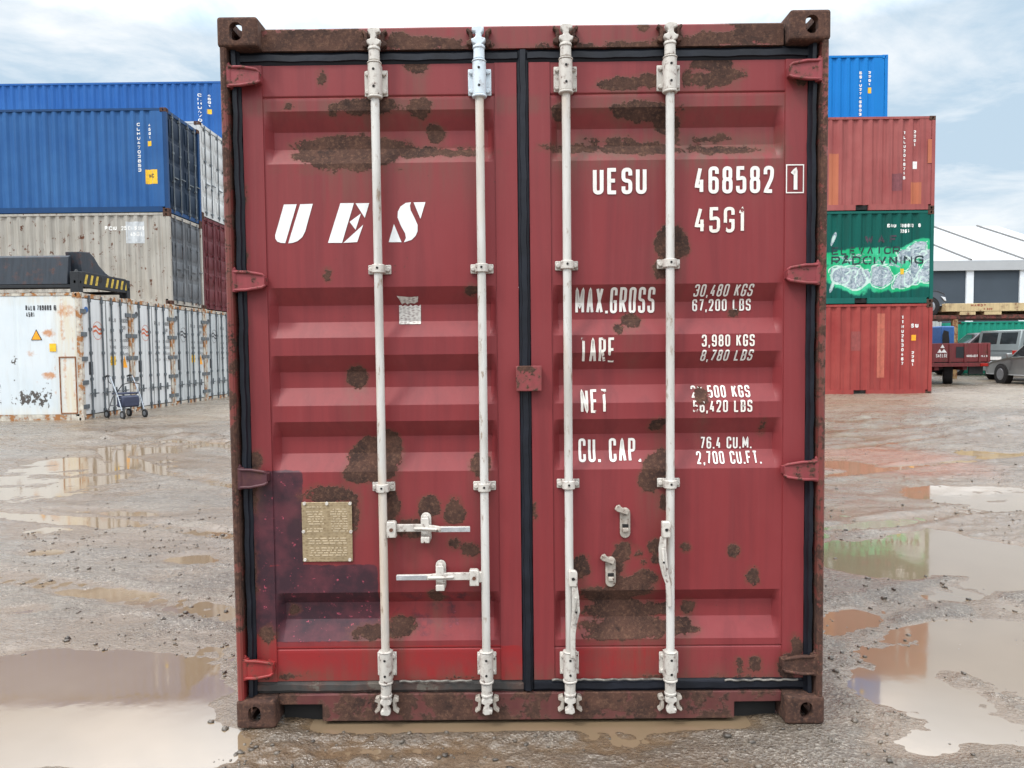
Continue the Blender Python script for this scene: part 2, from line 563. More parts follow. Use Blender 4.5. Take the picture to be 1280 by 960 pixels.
def ribbon(mb, path, closed, sw, fn, step, across=3):
    pts = [path[0]]
    for a, b in zip(path, path[1:]):
        k = max(1, int((b - a).length / step))
        pts += [a.lerp(b, (j + 1) / k) for j in range(k)]
    n = len(pts)
    vs = []
    for i, p in enumerate(pts):
        if closed and i in (0, n - 1):
            d0, d1 = (pts[n - 1] - pts[n - 2]).normalized(), (pts[1] - pts[0]).normalized()
        else:
            d0 = (p - pts[i - 1]).normalized() if i else (pts[1] - p).normalized()
            d1 = (pts[i + 1] - p).normalized() if i < n - 1 else d0
        t = (d0 + d1)
        t = t.normalized() if t.length > 1e-6 else d1
        nn = Vector((-t.y, t.x))
        c = max(0.8, nn.dot(Vector((-d1.y, d1.x))))
        for k in range(across + 1):
            q = p + nn * (sw / c) * (k / across - 0.5)
            vs.append(fn(q.x, q.y))
    fs = []
    w = across + 1
    for i in range(n - 1):
        for k in range(across):
            fs.append((i * w + k, i * w + k + 1, (i + 1) * w + k + 1, (i + 1) * w + k))
    mb.add(vs, fs)


def lettering(mb, s, u0, u1, v0, v1, sw, fn, slant=0.0, gapf=0.34, step=0.012, across=3, stack=False):
    """s between u0..u1, baseline v0, cap height v1; fn(u, v, layer) -> 3D point"""
    if stack:                                     # letters one below the other
        n = len(s)
        ch = (v1 - v0) / n
        for i, c in enumerate(s):
            for k, spec in enumerate(GL.get(c, [])):
                path, closed = stroke_path(spec, (u1 - u0) * 0.35, u1 - u0 - sw, ch * 0.72 - sw)
                off = Vector((u0 + sw / 2, v1 - (i + 1) * ch + sw / 2))
                ribbon(mb, [p + off for p in path], closed, sw, lambda u, v, k=k: fn(u, v, k), step, across)
        return
    wid = [NARROW.get(c, 1.0) for c in s]
    w = (u1 - u0) / (sum(wid) + gapf * (len(s) - 1))
    u, H = u0, v1 - v0
    for c, wf in zip(s, wid):
        cw = w * wf
        if c in '.,':
            x0 = u + max(0, (cw - sw) / 2)
            zl = v0 - (sw * .7 if c == ',' else 0)
            mb.add([fn(x0, zl, 0), fn(x0 + sw * (.7 if c == ',' else 1), zl, 0), fn(x0 + sw, v0 + sw, 0), fn(x0, v0 + sw, 0)], [(0, 1, 2, 3)])
        for k, spec in enumerate(GL.get(c, []) if c not in '.,' else []):
            path, closed = stroke_path(spec, w * 0.42, max(cw - sw, 1e-4), H - sw)
            pp = [Vector((u + sw / 2 + p.x + slant * p.y, v0 + sw / 2 + p.y)) for p in path]
            ribbon(mb, pp, closed, sw, lambda a, b, k=k: fn(a, b, k), step, across)
        u += cw + w * gapf


# ------------------------------------------------------------------ ground
def rise(x, y):
    x, y = np.asarray(x, float), np.asarray(y, float)
    r = 0.24 * sstep(7, 17, y) * sstep(3, 9, x)
    l = 0.09 * sstep(5, 13, y) * sstep(-3, -8, x)
    far = 0.10 * sstep(20, 60, y) * sstep(9, 14, x)
    return r + l + far


PUD = []       # water-filled hollows: centre, half-sizes, depth


def pud(px, py, rx, ry, depth, tilt=0.0):
    c = atz(px, py)
    a, b = atz(px, py - ry), atz(px, py + ry)
    sx = rx * (c.y - CL.y) / 900
    PUD.append((c.x, (a.y + b.y) / 2, sx, (a.y - b.y) / 2, depth, tilt))


for a in [(20, 893, 215, 74, .050), (190, 925, 120, 36, .030), (10, 845, 190, 36, .03), (210, 560, 80, 9, .03), (285, 556, 40, 6, .03), (60, 600, 130, 34, .026),
          (90, 650, 100, 16, .016), (235, 698, 40, 7, .02), (110, 740, 90, 6, .014), (30, 760, 40, 6, .016), (60, 690, 60, 6, .016),
          (1245, 622, 100, 20, .034), (1245, 703, 105, 40, .05), (1100, 702, 90, 30, .034), (1062, 582, 36, 8, .03),
          (1228, 566, 32, 6, .03), (1275, 835, 70, 70, .034), (1190, 905, 150, 60, .024), (1100, 800, 75, 40, .024), (1210, 784, 90, 14, .028), (1150, 845, 130, 40, .016), (1260, 770, 60, 30, .02), (250, 845, 60, 40, .015), (262, 935, 70, 30, .022),
          (1130, 860, 90, 36, .018), (680, 930, 300, 14, .010), (800, 918, 110, 12, .010), (470, 940, 90, 10, .010), (1040, 640, 60, 10, .014)]:
    pud(*a)


WATER = -0.012
RUTS = [(-9.5, 3.2, -1.3, 1.2, .35), (-9.5, 5.0, -1.3, 2.7, .35), (-7.0, 9.0, -1.5, 4.4, -.4), (-6.0, 10.4, -1.5, 6.2, -.4), (1.4, 1.0, 9.5, 3.4, .4), (1.4, 2.6, 9.5, 5.2, .4), (1.6, 5.0, 11, 9.6, -.3), (1.6, 6.6, 10, 11.2, -.3)]


def height(x, y):
    h = 0.004 + 0.013 * fbm(x, y, 1.1, 3, 1) + 0.013 * fbm(x, y, 3.6, 3, 5, 0.55)
    h += 0.016 * fbm(x * 0.28, y, 4.4, 3, 21)                     # tyre drags running across the yard
    lump = sstep(0.05, 0.35, fbm(x * .7, y, 0.8, 3, 111))
    h += (0.004 + 0.014 * lump) * np.abs(fbm(x + 0.4 * y, y, 9.0, 3, 31, 0.6)) + (.002 + .007 * lump) * fbm(x, y, 26.0, 3, 41, .6)
    for x0, y0, x1, y1, bend in RUTS:
        L = math.hypot(x1 - x0, y1 - y0)
        ux, uy = (x1 - x0) / L, (y1 - y0) / L
        t = (x - x0) * ux + (y - y0) * uy
        dd = -(x - x0) * uy + (y - y0) * ux - bend * np.sin(np.clip(t / L, 0, 1) * PI) + .10 * fbm(x, y, .7, 2, 121)
        on = sstep(0, .6, t) * sstep(L, L - .6, t)
        lug = .5 + .5 * np.sin(t * 42 + 9 * np.abs(dd))
        h = h + on * (-.020 * np.exp(-(dd / .13) ** 4) * (.65 + .35 * lug) + .016 * np.exp(-((np.abs(dd) - .21) / .06) ** 2) * (.6 + .8 * vn(x, y, 6, 131)))
    w = 0.34 * fbm(x, y, 1.3, 3, 51, 0.5)
    for cx, cy, sx, sy, d, t in PUD:
        rho = np.sqrt(((x - cx) / sx) ** 2 + ((y - cy) / sy) ** 2)
        h = h - d * (1 - sstep(0.45, 1.25, rho + w))
    # a churned ridge of mud in front of the reefers and beside the right-hand stack
    h += 0.10 * np.clip(fbm(x * 0.8, y, 3.2, 4, 61, 0.6) + 0.12, 0, 1) * sstep(8.5, 9.7, y) * sstep(11.8, 10.8, y) * sstep(-2.0, -4.0, x)
    h += 0.08 * np.clip(fbm(x * 0.8, y, 3.0, 4, 71, 0.6) + 0.1, 0, 1) * sstep(9.0, 10.2, y) * sstep(13.2, 12.0, y) * sstep(2.0, 3.5, x)
    t = h - WATER
    h = WATER + t * (0.30 + 0.70 * sstep(0, 0.020, np.abs(t)))
    calm = 1 - sstep(25, 70, np.hypot(x, y))
    foot = sstep(-0.07, 0.03, y) * sstep(12.6, 12.4, y) * sstep(1.6, 1.3, np.abs(x))
    h = h + foot * (np.minimum(h, -0.003 - 0.022 * sstep(1.02, 0.80, np.abs(x))) - h)
    return h * (0.25 + 0.75 * calm)


def spaced(lo, hi, s0, g, mx):
    """positions from lo outward to hi with growing steps"""
    o, s = [lo], s0
    while o[-1] < hi:
        o.append(o[-1] + s)
        s = min(s * g, mx)
    return o


xp = spaced(2.6, 60, .013, 1.012, 2.0)
xp += list(np.geomspace(70, 900, 14))
xs = np.array([-v for v in xp[::-1]] + list(np.arange(-2.587, 2.59, .013)) + xp)
ys = np.array([-900, -300, -100, -40, -20, -10, -6, -4, -3, -2, -1.5, -1.0] + list(np.arange(-0.8, 1.6, .010)) + spaced(1.61, 60, .0101, 1.0075, 2.0) + list(np.geomspace(70, 1500, 16)))
GX, GY = np.meshgrid(xs, ys)
GH = height(GX, GY)
GZ = GH + rise(GX, GY)


def ground_z(x, y):
    return float(rise(x, y) + height(np.array([float(x)]), np.array([float(y)]))[0])


oc = atz(1095, 575)
orange = np.exp(-(((GX - oc.x) / 1.5) ** 2 + ((GY - oc.y) / 1.5) ** 2)) * 1.1 + 0.25 * fbm(GX, GY, 2.0, 3, 81)
pale = sstep(11.5, 15, GY) * 0.8 + 0.35 * fbm(GX * .6, GY, 1.2, 3, 91)
att = np.stack([np.clip(orange, 0, 1), np.clip(pale, 0, 1), np.clip((GH - WATER) / 0.03, 0, 1), np.ones_like(GX)], -1)


def ground_mat():
    m, nt, p = newmat('mud_gravel')
    co = obj_co(nt)
    at_ = N(nt, 'ShaderNodeAttribute', attribute_name='soil')
    sp = N(nt, 'ShaderNodeSeparateColor', {0: at_.outputs['Color']})
    a = noise(nt, co, 1.7, 6, 0.6)
    b = noise(nt, co, 18, 7, 0.7)
    v = N(nt, 'ShaderNodeTexVoronoi', {'Vector': co, 'Scale': 85.0}).outputs
    v2 = N(nt, 'ShaderNodeTexVoronoi', {'Vector': co, 'Scale': 34.0}).outputs
    col = mix(nt, mapr(nt, a, 0.35, 0.65), (0.120, 0.086, 0.057), (0.160, 0.122, 0.086))
    stk = noise(nt, scalev(nt, co, (0.22, 1.3, 1)), 1.6, 6, 0.6, 0.3)
    col = mix(nt, mapr(nt, stk, 0.42, 0.66), col, (0.085, 0.060, 0.040))
    col = mix(nt, mapr(nt, b, 0.45, 0.8, 0, 0.7), col, (0.070, 0.052, 0.037))
    mud = mapr(nt, noise(nt, scalev(nt, co, (0.42, 0.95, 1)), 0.9, 6, 0.6, 0.8), 0.44, 0.54)
    grav = math_(nt, 'SUBTRACT', 1.0, math_(nt, 'MULTIPLY', mud, 0.85))
    col = mix(nt, math_(nt, 'MULTIPLY', mud, 0.6), col, (0.128, 0.084, 0.050))
    col = mix(nt, math_(nt, 'MULTIPLY', grav, 0.35), col, (0.120, 0.103, 0.086))
    grey = N(nt, 'ShaderNodeSeparateColor', {0: v[1]}).outputs[0]
    col = mix(nt, math_(nt, 'MULTIPLY', grav, mapr(nt, grey, 0.62, 1.0, 0, 0.6)), col, (0.33, 0.29, 0.24))
    col = mix(nt, mapr(nt, N(nt, 'ShaderNodeSeparateColor', {0: v[1]}).outputs[1], 0.74, 0.94, 0, 0.35), col, (0.045, 0.037, 0.030))
    col = mix(nt, math_(nt, 'MULTIPLY', sp.outputs[1], 0.7), col, (0.290, 0.240, 0.180))
    col = mix(nt, mapr(nt, math_(nt, 'ADD', sp.outputs[0], math_(nt, 'MULTIPLY', math_(nt, 'SUBTRACT', b, 0.5), 0.5)), 0.35, 0.75, 0, 0.75), col, (0.20, 0.078, 0.040))
    damp = mapr(nt, noise(nt, scalev(nt, co, (0.35, 1.0, 1.0)), 1.0, 6, 0.62, 0.6), 0.36, 0.62)
    lvl = math_(nt, 'ADD', sp.outputs[2], math_(nt, 'MULTIPLY', math_(nt, 'SUBTRACT', b, 0.5), 0.5))
    bank = mapr(nt, lvl, 0.0, 0.42, 1, 0)
    dry = math_(nt, 'SUBTRACT', 1.0, math_(nt, 'MULTIPLY', sp.outputs[1], 0.6), True)
    wet = math_(nt, 'MULTIPLY', math_(nt, 'MAXIMUM', math_(nt, 'MAXIMUM', bank, math_(nt, 'MULTIPLY', mud, 0.9)), math_(nt, 'MULTIPLY', damp, 0.7)), dry)
    col = mix(nt, math_(nt, 'MULTIPLY', bank, 0.8), col, (0.128, 0.084, 0.048))
    film = mapr(nt, noise(nt, scalev(nt, co, (0.5, 1.6, 1)), 7.0, 7, 0.65, 0.4), 0.46, 0.58)
    rough = mapr(nt, wet, 0, 1, 0.40, 0.20)
    rough = math_(nt, 'SUBTRACT', rough, math_(nt, 'MULTIPLY', math_(nt, 'MULTIPLY', film, dry), 0.24))
    rough = math_(nt, 'MAXIMUM', rough, 0.05)
    h = math_(nt, 'ADD', math_(nt, 'MULTIPLY', v[0], 0.5), math_(nt, 'ADD', math_(nt, 'MULTIPLY', v2[0], 0.35), math_(nt, 'MULTIPLY', noise(nt, co, 60, 6, 0.7), 0.9)))
    setp(nt, p, color=col, rough=rough, normal=N(nt, 'ShaderNodeBump', {'Height': h, 'Strength': mapr(nt, wet, 0, 1, 1.0, 0.32), 'Distance': 0.018}).outputs[0], spec=0.7, ior=1.65)
    return m


def water_mat():
    m, nt, p = newmat('muddy_water')
    co = obj_co(nt)
    a = noise(nt, co, 0.9, 4, 0.6)
    col = mix(nt, mapr(nt, a, 0.3, 0.7), (0.185, 0.130, 0.078), (0.215, 0.158, 0.102))
    h = noise(nt, scalev(nt, co, (1, 1, 1)), 9, 3, 0.5)
    setp(nt, p, color=col, rough=mapr(nt, noise(nt, co, 1.6, 5, 0.6), 0.40, 0.68, 0.02, 0.10), ior=2.3, normal=bump(nt, h, 0.05, 0.005), spec=0.6)
    return m


M['ground'] = ground_mat()
M['water'] = water_mat()
g = grid_obj('ground', np.stack([GX, GY, GZ], -1), M['ground'], None, {'soil': att.reshape(-1, 4)}, smooth=True)
tag(g, kind='structure')
wx = np.linspace(-26, 26, 80)
wy = np.concatenate([np.linspace(-6, 3, 30), np.linspace(3.3, 14.5, 40)])
WX, WY = np.meshgrid(wx, wy)
w = grid_obj('puddle_water', np.stack([WX, WY, rise(WX, WY) + WATER - 0.03 * sstep(11.5, 14.5, WY)], -1), M['water'], smooth=True)
tag(w, kind='structure')


def pebbles():
    bm = bmesh.new()
    bmesh.ops.create_icosphere(bm, subdivisions=1, radius=1.0)
    V = np.array([v.co[:] for v in bm.verts])
    F = np.array([[v.index for v in f.verts] for f in bm.faces])
    bm.free()
    n = 5600
    d = np.concatenate([rng.uniform(2.6, 7, n // 2), rng.uniform(5, 15, n - n // 2)])
    ang = rng.uniform(-0.62, 0.62, n)
    x, y = CL.x + d * np.tan(ang), CL.y + d
    ok = ~((np.abs(x) < 1.26) & (y > 0.0))
    x, y, d = x[ok], y[ok], d[ok]
    dens = fbm(x, y, 0.9, 3, 99) + rng.uniform(-.3, .5, len(x))
    k = dens > 0.0
    x, y, d = x[k], y[k], d[k]
    size = rng.gamma(1.6, 0.0038, len(x)) + 0.003
    size = np.minimum(size, 0.020)
    z = height(x, y) + rise(x, y)
    VS, FS = [], []
    for i in range(len(x)):
        s = size[i] * (1 + 0.3 * rng.standard_normal((len(V), 1)) * 0.6)
        P = V * s * np.array([1, rng.uniform(.6, 1), rng.uniform(.4, .75)])
        c, sn = math.cos(i * 1.7), math.sin(i * 1.7)
        P = P @ np.array([[c, sn, 0], [-sn, c, 0], [0, 0, 1]])
        VS.append(P + np.array([x[i], y[i], z[i] + size[i] * 0.2]))
        FS.append(F + i * len(V))
    me = bpy.data.meshes.new('gravel')
    me.from_pydata(np.concatenate(VS).tolist(), [], np.concatenate(FS).tolist())
    o = bpy.data.objects.new('gravel', me)
    COL.objects.link(o)
    m, nt, p = newmat('pebble')
    co = obj_co(nt)
    a = noise(nt, co, 14, 3)
    setp(nt, p, color=mix(nt, mapr(nt, a, 0.35, 0.65), (0.045, 0.038, 0.032), (0.15, 0.125, 0.10)), rough=0.35, normal=bump(nt, noise(nt, co, 150, 4), 0.4, 0.004))
    me.materials.append(m)
    for q in me.polygons: q.use_smooth = True
    tag(o, 'loose wet pebbles and mud lumps strewn over the yard', 'gravel', kind='stuff')


pebbles()

# ------------------------------------------------------------------ corner casting (hollow, with the three lifting holes)
def casting_mesh(a, b, c):
    """outer corner at the origin, body along +x, +y, +z; holes in the x=0, y=0 and z=0 faces"""
    def tmp(mb, bev=0, seg=4):
        o = mb.build('tmp', None, None, 0, False)
        if bev:
            m = o.modifiers.new('b', 'BEVEL')
            m.width = bev
            m.segments = seg
        return o
    body = tmp(MB().box(0, a, 0, b, 0, c), 0.012, 3)
    t = 0.030
    cuts = [tmp(MB().box(t, a - .022, t, b - .022, t, c - .018))]

    def stad(cx, cy, hx, hy, fn, d0, d1):
        r = min(hx, hy)
        pts = []
        for k in range(28):
            an = 2 * PI * k / 28
            pts.append((cx + (hx - r) * (1 if math.cos(an) > 0 else -1) + r * math.cos(an), cy + (hy - r) * (1 if math.sin(an) > 0 else -1) + r * math.sin(an)))
        return tmp(MB().prism(pts, fn, d0, d1))
    cuts.append(stad(a * .47, c * .50, .026, .036, XZ, -.02, t + .004))
    cuts.append(stad(b * .47, c * .50, .026, .036, YZ, -.02, t + .004))
    cuts.append(stad(a * .5, b * .5, .034, .062, XY, -.02, t + .004))
    for q in cuts:
        m = body.modifiers.new('cut', 'BOOLEAN')
        m.operation = 'DIFFERENCE'
        m.object = q
        m.solver = 'EXACT'
    dg = bpy.context.evaluated_depsgraph_get()
    dg.update()
    me = bpy.data.meshes.new_from_object(body.evaluated_get(dg))
    me.name = 'corner_casting'
    for q in cuts + [body]:
        bpy.data.objects.remove(q)
    return me


CAST = {}


def casting(parent, key, dims, ox, oy, oz, sx, sy, sz, mat):
    k = (key, sx, sy, sz, mat.name)
    if k not in CAST:
        if key not in CAST:
            CAST[key] = casting_mesh(*dims)
        me = CAST[key].copy()
        me.transform(Matrix.Diagonal((sx, sy, sz, 1)))
        if sx * sy * sz < 0: me.flip_normals()
        me.materials.clear()
        me.materials.append(mat)
        CAST[k] = me
    o = bpy.data.objects.new('corner_casting', CAST[k])
    COL.objects.link(o)
    o.location = (ox, oy, oz)
    o.parent = parent
    return o


# ------------------------------------------------------------------ the red container
FY = 0.062                     # door skin, behind the front plane of the castings
BY = 0.022                     # axis of the locking bars
W2, HC = 1.219, 2.896
box = empty('shipping_container', (0, 0, 0), 0, 'weathered dark red container, rusty closed doors facing the camera, in front of the stacks', 'container')


def X(px, py=450, Y=FY): return at(px, py, Y).x
def Z(py, px=640, Y=FY): return at(px, py, Y).z


RUST = []     # (x, z, rx, rz, gain)


def rp(px, py, rx, ry, g=1.0):
    c = at(px, py, FY)
    k = (FY - CL.y) / 900
    RUST.append((c.x, c.z, rx * k, ry * k, g))


for a in [
    # left leaf
    (402, 97, 5, 8), (521, 84, 13, 9), (362, 132, 9, 5, .8), (416, 137, 6, 7), (462, 132, 38, 10), (524, 134, 16, 13), (435, 189, 66, 23), (525, 188, 58, 9, .9), (575, 190, 40, 6, .7),
    (544, 164, 12, 12), (410, 178, 40, 10), (478, 183, 30, 14), (590, 362, 7, 7), (444, 472, 14, 14), (468, 575, 34, 28), (452, 590, 24, 14), (483, 555, 14, 18), (601, 580, 13, 17),
    (411, 618, 32, 11), (443, 640, 8, 30, .8), (537, 634, 15, 16), (568, 640, 13, 17), (487, 635, 14, 38, .8), (588, 687, 11, 9), (567, 680, 7, 8), (545, 746, 10, 8),
    (470, 792, 38, 11, .8), (500, 785, 18, 12), (318, 575, 11, 12), (450, 165, 6, 3), (512, 660, 20, 16, .7), (330, 845, 25, 6, .7), (365, 845, 30, 5, .8), (575, 847, 60, 4, .6),
    (335, 792, 14, 10, .8), (364, 765, 7, 8, .8), (318, 620, 7, 30, .6), (316, 720, 8, 60, .65), (306, 250, 4, 10), (306, 320, 4, 12), (306, 400, 4, 8), (306, 470, 4, 9), (408, 345, 4, 6),
    (492, 560, 10, 14), (432, 212, 60, 5, .7),
    # right leaf
    (782, 104, 30, 9), (812, 100, 14, 9), (893, 80, 26, 10), (905, 93, 22, 12), (882, 100, 22, 10, .8), (806, 137, 44, 11), (836, 150, 16, 14), (700, 140, 12, 10, .9), (720, 184, 40, 8, .85),
    (795, 183, 70, 9, .9), (905, 186, 66, 8, .72), (770, 171, 28, 5, .9), (888, 170, 18, 4), (748, 172, 12, 4), (845, 160, 6, 22), (840, 305, 22, 20), (830, 335, 14, 14), (840, 290, 12, 10),
    (790, 400, 11, 9), (774, 411, 5, 7), (920, 391, 6, 6), (877, 496, 10, 10), (824, 531, 10, 9), (955, 535, 4, 7), (822, 590, 20, 20), (812, 600, 14, 16), (830, 575, 10, 14), (829, 627, 5, 9),
    (917, 688, 7, 8), (857, 684, 6, 6), (940, 720, 9, 11), (820, 682, 9, 9), (820, 698, 6, 7), (797, 694, 5, 6), (803, 703, 4, 4), (726, 708, 12, 15), (777, 690, 12, 14), (770, 706, 10, 14), (806, 722, 16, 11),
    (785, 735, 30, 16), (760, 745, 34, 14), (740, 748, 16, 8), (775, 765, 42, 14), (820, 765, 28, 9), (862, 763, 10, 10), (790, 786, 66, 13), (760, 795, 34, 8, .8), (850, 785, 26, 12, .8),
    (944, 830, 9, 11), (924, 835, 6, 10), (985, 832, 14, 20, .8), (995, 808, 8, 14), (930, 848, 70, 4, .8), (820, 846, 30, 5, .7), (668, 640, 4, 12, .7), (712, 88, 8, 6, .7), (858, 100, 8, 14, .7), (998, 100, 10, 8, .8)]:
    rp(*a)
# header and gasket line
HRUST = []
for a in [(390, 52, 78, 15), (345, 55, 30, 11), (440, 48, 26, 13), (520, 54, 55, 9), (560, 60, 50, 5), (500, 50, 20, 10), (900, 48, 60, 9), (955, 38, 40, 17), (990, 45, 26, 14), (930, 28, 26, 7), (870, 52, 30, 9),
          (815, 57, 40, 5, .9), (730, 58, 60, 4, .8), (803, 33, 9, 6), (650, 26, 300, 3, .8), (760, 26, 300, 3, .8), (340, 35, 40, 5, .7), (465, 50, 12, 14), (838, 50, 14, 16), (598, 58, 14, 10), (708, 52, 14, 12)]:
    c = at(a[0], a[1], .05)
    k = (.05 - CL.y) / 900
    HRUST.append((c.x, c.z, a[2] * k, a[3] * k, a[4] if len(a) > 4 else 1.0))


def rust_field(x, z, pats):
    r = np.full(np.shape(x), 0.10)
    for cx, cz, rx, rz, g in pats:
        rho = np.sqrt(((x - cx) / rx) ** 2 + ((z - cz) / rz) ** 2)
        sd = (1 - rho) * min(rx, rz)
        v = 0.5 + np.clip(sd / 0.075, -0.4, 0.30) - (1 - g) * 0.35
        r = np.maximum(r, np.where(rho < 3.5, v, 0.1))
    return r


def soft(x, lo, hi, e=0.020):
    return sstep(lo - e, lo + e, x) * (1 - sstep(hi - e, hi + e, x))


def door_wear(x, z):
    r = rust_field(x, z, RUST)
    # runs below the larger patches
    zl = lambda y: Z(y)
    pur = np.maximum.reduce([soft(x, X(309, 650), X(379, 650)) * soft(z, zl(703), zl(585)), soft(x, X(309, 650), X(473, 750)) * soft(z, zl(800), zl(704)),
                             0.42 * soft(x, X(473, 750), X(618, 750), .02) * soft(z, zl(799), zl(738), .01), soft(x, X(309), X(338, 700)) * soft(z, zl(790), zl(590))])
    br = np.maximum.reduce([soft(x, -1.2, X(649)) * soft(z, 0, zl(806)), soft(x, X(722, 800), X(833, 800)) * soft(z, 0, zl(808)),
                            soft(x, X(312, 800), X(346, 800)) * soft(z, zl(830), zl(789), .02)])
    gr = np.maximum(0.9 * soft(z, Z(212, 830), Z(165, 830), .06) * soft(x, X(690), X(980)), 0.55 * (1 - sstep(zl(848), zl(818), z)))
    gr = np.maximum(gr, 0.5 * soft(z, zl(142), zl(120), .02))
    for cx, cz, rx, rz, g in RUST:
        if rx > 0.03:
            below = np.exp(-((x - cx) / rx) ** 2) * sstep(cz + rz * 0.3, cz - rz * 0.4, z) * sstep(cz - rz - 0.30, cz - rz * 0.5, z)
            gr = np.maximum(gr, 0.62 * below * g)
    return np.stack([r, pur, br, gr], -1)


YC = [137, 160, 182, 203, 358, 380, 401, 421, 443, 464, 484, 506, 526, 546, 567, 589, 740, 756, 777, 801]
ZC = [(Z(y, 400) + Z(y - 2, 850)) / 2 for y in YC]
DC = [0, 1, 1, 0] * 5
ZTOP, ZBOT = (Z(82, 450) + Z(75, 850)) / 2, (Z(850, 450) + Z(848, 850)) / 2
ZR1, ZR2 = (Z(122, 450) + Z(115, 850)) / 2, (Z(811, 450) + Z(808, 850)) / 2
DEPTH = 0.040


def zprof(z):
    return np.interp(-np.asarray(z), [-v for v in ZC], DC) * DEPTH


def make_leaf(x0, x1, s0, s1, label):
    """one door leaf: x0..x1, pressed panel between s0 and s1"""
    def xramp(x): return np.clip(np.minimum(x - s0 - .004, s1 - .004 - x) / 0.026, 0, 1)

    def surf(x, z):
        d = zprof(z) * xramp(x)
        d = d + np.where((x > s0) & (x < s1), 0.0, -0.005)
        d = d + 0.005 * np.exp(-((z - ZR1) / 0.0035) ** 2) * ((x > s0) & (x < s1)) + 0.005 * np.exp(-((z - ZR2) / 0.0035) ** 2) * ((x > s0) & (x < s1))
        d = d + 0.0025 * fbm(x, z, 2.2, 2, 3)
        return FY + d
    gx = list(np.arange(x0, x1, 0.011)) + [x1]
    for s in (s0, s1): gx += [s - .0006, s + .0006]
    gx += list(np.linspace(s0 + .004, s0 + .030, 8)) + list(np.linspace(s1 - .030, s1 - .004, 8))
    gz = list(np.arange(ZBOT, ZTOP, 0.011)) + [ZTOP] + ZC
    for q in (ZR1, ZR2): gz += [q - .005, q - .002, q, q + .002, q + .005]
    gx, gz = np.array(sorted(set(gx))), np.array(sorted(set(gz)))
    gx = gx[np.concatenate([[True], np.diff(gx) > 4e-4])]
    gz = gz[np.concatenate([[True], np.diff(gz) > 4e-4])]
    # returns on the four edges so the leaf has thickness
    ex = np.concatenate([[gx[0]], gx, [gx[-1]]])
    ez = np.concatenate([[gz[0]], gz, [gz[-1]]])
    A, B = np.meshgrid(ex, ez)
    Yv = surf(A, B)
    Yv[0, :] = Yv[-1, :] = FY + 0.055
    Yv[:, 0] = Yv[:, -1] = FY + 0.055
    o = grid_obj('door', np.stack([A, Yv, B], -1), M['door_red'], box, {'wear': door_wear(A, B).reshape(-1, 4)}, smooth=False)
    o['label'] = label
    return o, surf


XL0, XL1 = X(312), X(649)
XR0, XR1 = X(664), X(1006)
door_l, surf_l = make_leaf(XL0, XL1, X(337), X(622), 'left door with the big white logo, data plate and purple repaint')
door_r, surf_r = make_leaf(XR0, XR1, X(690), X(979), 'right door with the white registration and weights')


def with_wear(o, f, comps=4):
    me = o.data
    co = np.empty(len(me.vertices) * 3, np.float32)
    me.vertices.foreach_get('co', co)
    co = co.reshape(-1, 3)
    a = me.attributes.new('wear', 'FLOAT_COLOR', 'POINT')
    a.data.foreach_set('color', f(co).astype(np.float32).reshape(-1))


PEEL = list(RUST)
for px, py, rx, ry in [(763, 447, 9, 4), (757, 421, 4, 5), (732, 424, 5, 4), (748, 513, 5, 4), (753, 492, 4, 4), (869, 488, 5, 5), (868, 510, 4, 4), (906, 284, 3, 3), (927, 263, 4, 3),
                       (799, 574, 3, 4), (903, 288, 5, 3), (877, 484, 5, 3)]:
    c = at(px, py, FY)
    k = (FY - CL.y) / 900
    PEEL.append((c.x, c.z, rx * k, ry * k, 1.0))


def peel_attr(co):
    r = rust_field(co[:, 0], co[:, 2], PEEL)
    o = np.zeros((len(r), 4))
    o[:, 0] = r - 0.03
    o[:, 3] = 1
    return o


def on_surf(surf):
    return lambda u, v, k=0: (u, float(surf(np.array(u), np.array(v))) - 0.0032 - 0.0003 * k, v)


def door_text(s, p0, p1, t, b, sw, slant=0.0, mat='letter', extra=None):
    pc = (t + b) / 2
    mb = MB()
    k = (FY - CL.y) / 900
    lettering(mb, s, X(p0, pc), X(p1, pc), Z(b, (p0 + p1) / 2), Z(t, (p0 + p1) / 2), sw * k, on_surf(surf_r), slant, .34, .006)
    if extra: extra(mb)
    o = mb.build('lettering', M[mat], door_r, 0, False)
    with_wear(o, peel_attr)
    return o


door_text('UESU', 741, 808, 210, 243, 4.7)


def check_box(mb):
    x0, x1, z0, z1, t = X(981.5, 224), X(1004, 224), Z(242, 992), Z(206, 992), .0045
    f = on_surf(surf_r)
    for a in ((x0, x1, z0, z0 + t), (x0, x1, z1 - t, z1), (x0, x0 + t, z0 + t, z1 - t), (x1 - t, x1, z0 + t, z1 - t)):
        mb.add([f(a[0], a[2]), f(a[1], a[2]), f(a[1], a[3]), f(a[0], a[3])], [(0, 1, 2, 3)])


door_text('468582', 868, 967, 208, 242, 4.5)
door_text('1', 986, 1000, 210, 240, 4.6, 0, 'letter', check_box)
door_text('45G1', 868, 932, 259, 291, 4.0, 0, 'letter_worn')
door_text('MAX.GROSS', 720, 820, 359, 391, 3.3)
door_text('30,480 KGS', 868, 942, 355, 370, 2.0, .12)
door_text('67,200 LBS', 868, 942, 373, 388, 2.0)
door_text('TARE', 725, 769, 422, 453, 3.2, 0, 'letter_worn')
door_text('3,980 KGS', 877, 943, 418, 433, 2.1, 0, 'letter_worn')
door_text('8,780 LBS', 876, 941, 437, 451, 2.0, .12)
door_text('NET', 726, 760, 487, 516, 3.2, 0, 'letter_worn')
door_text('26,500 KGS', 865, 939, 482, 497, 2.1, 0, 'letter_worn')
door_text('56,420 LBS', 866, 940, 500, 515, 2.1, 0, 'letter_worn')
door_text('CU. CAP.', 724, 802, 549, 578, 3.3)
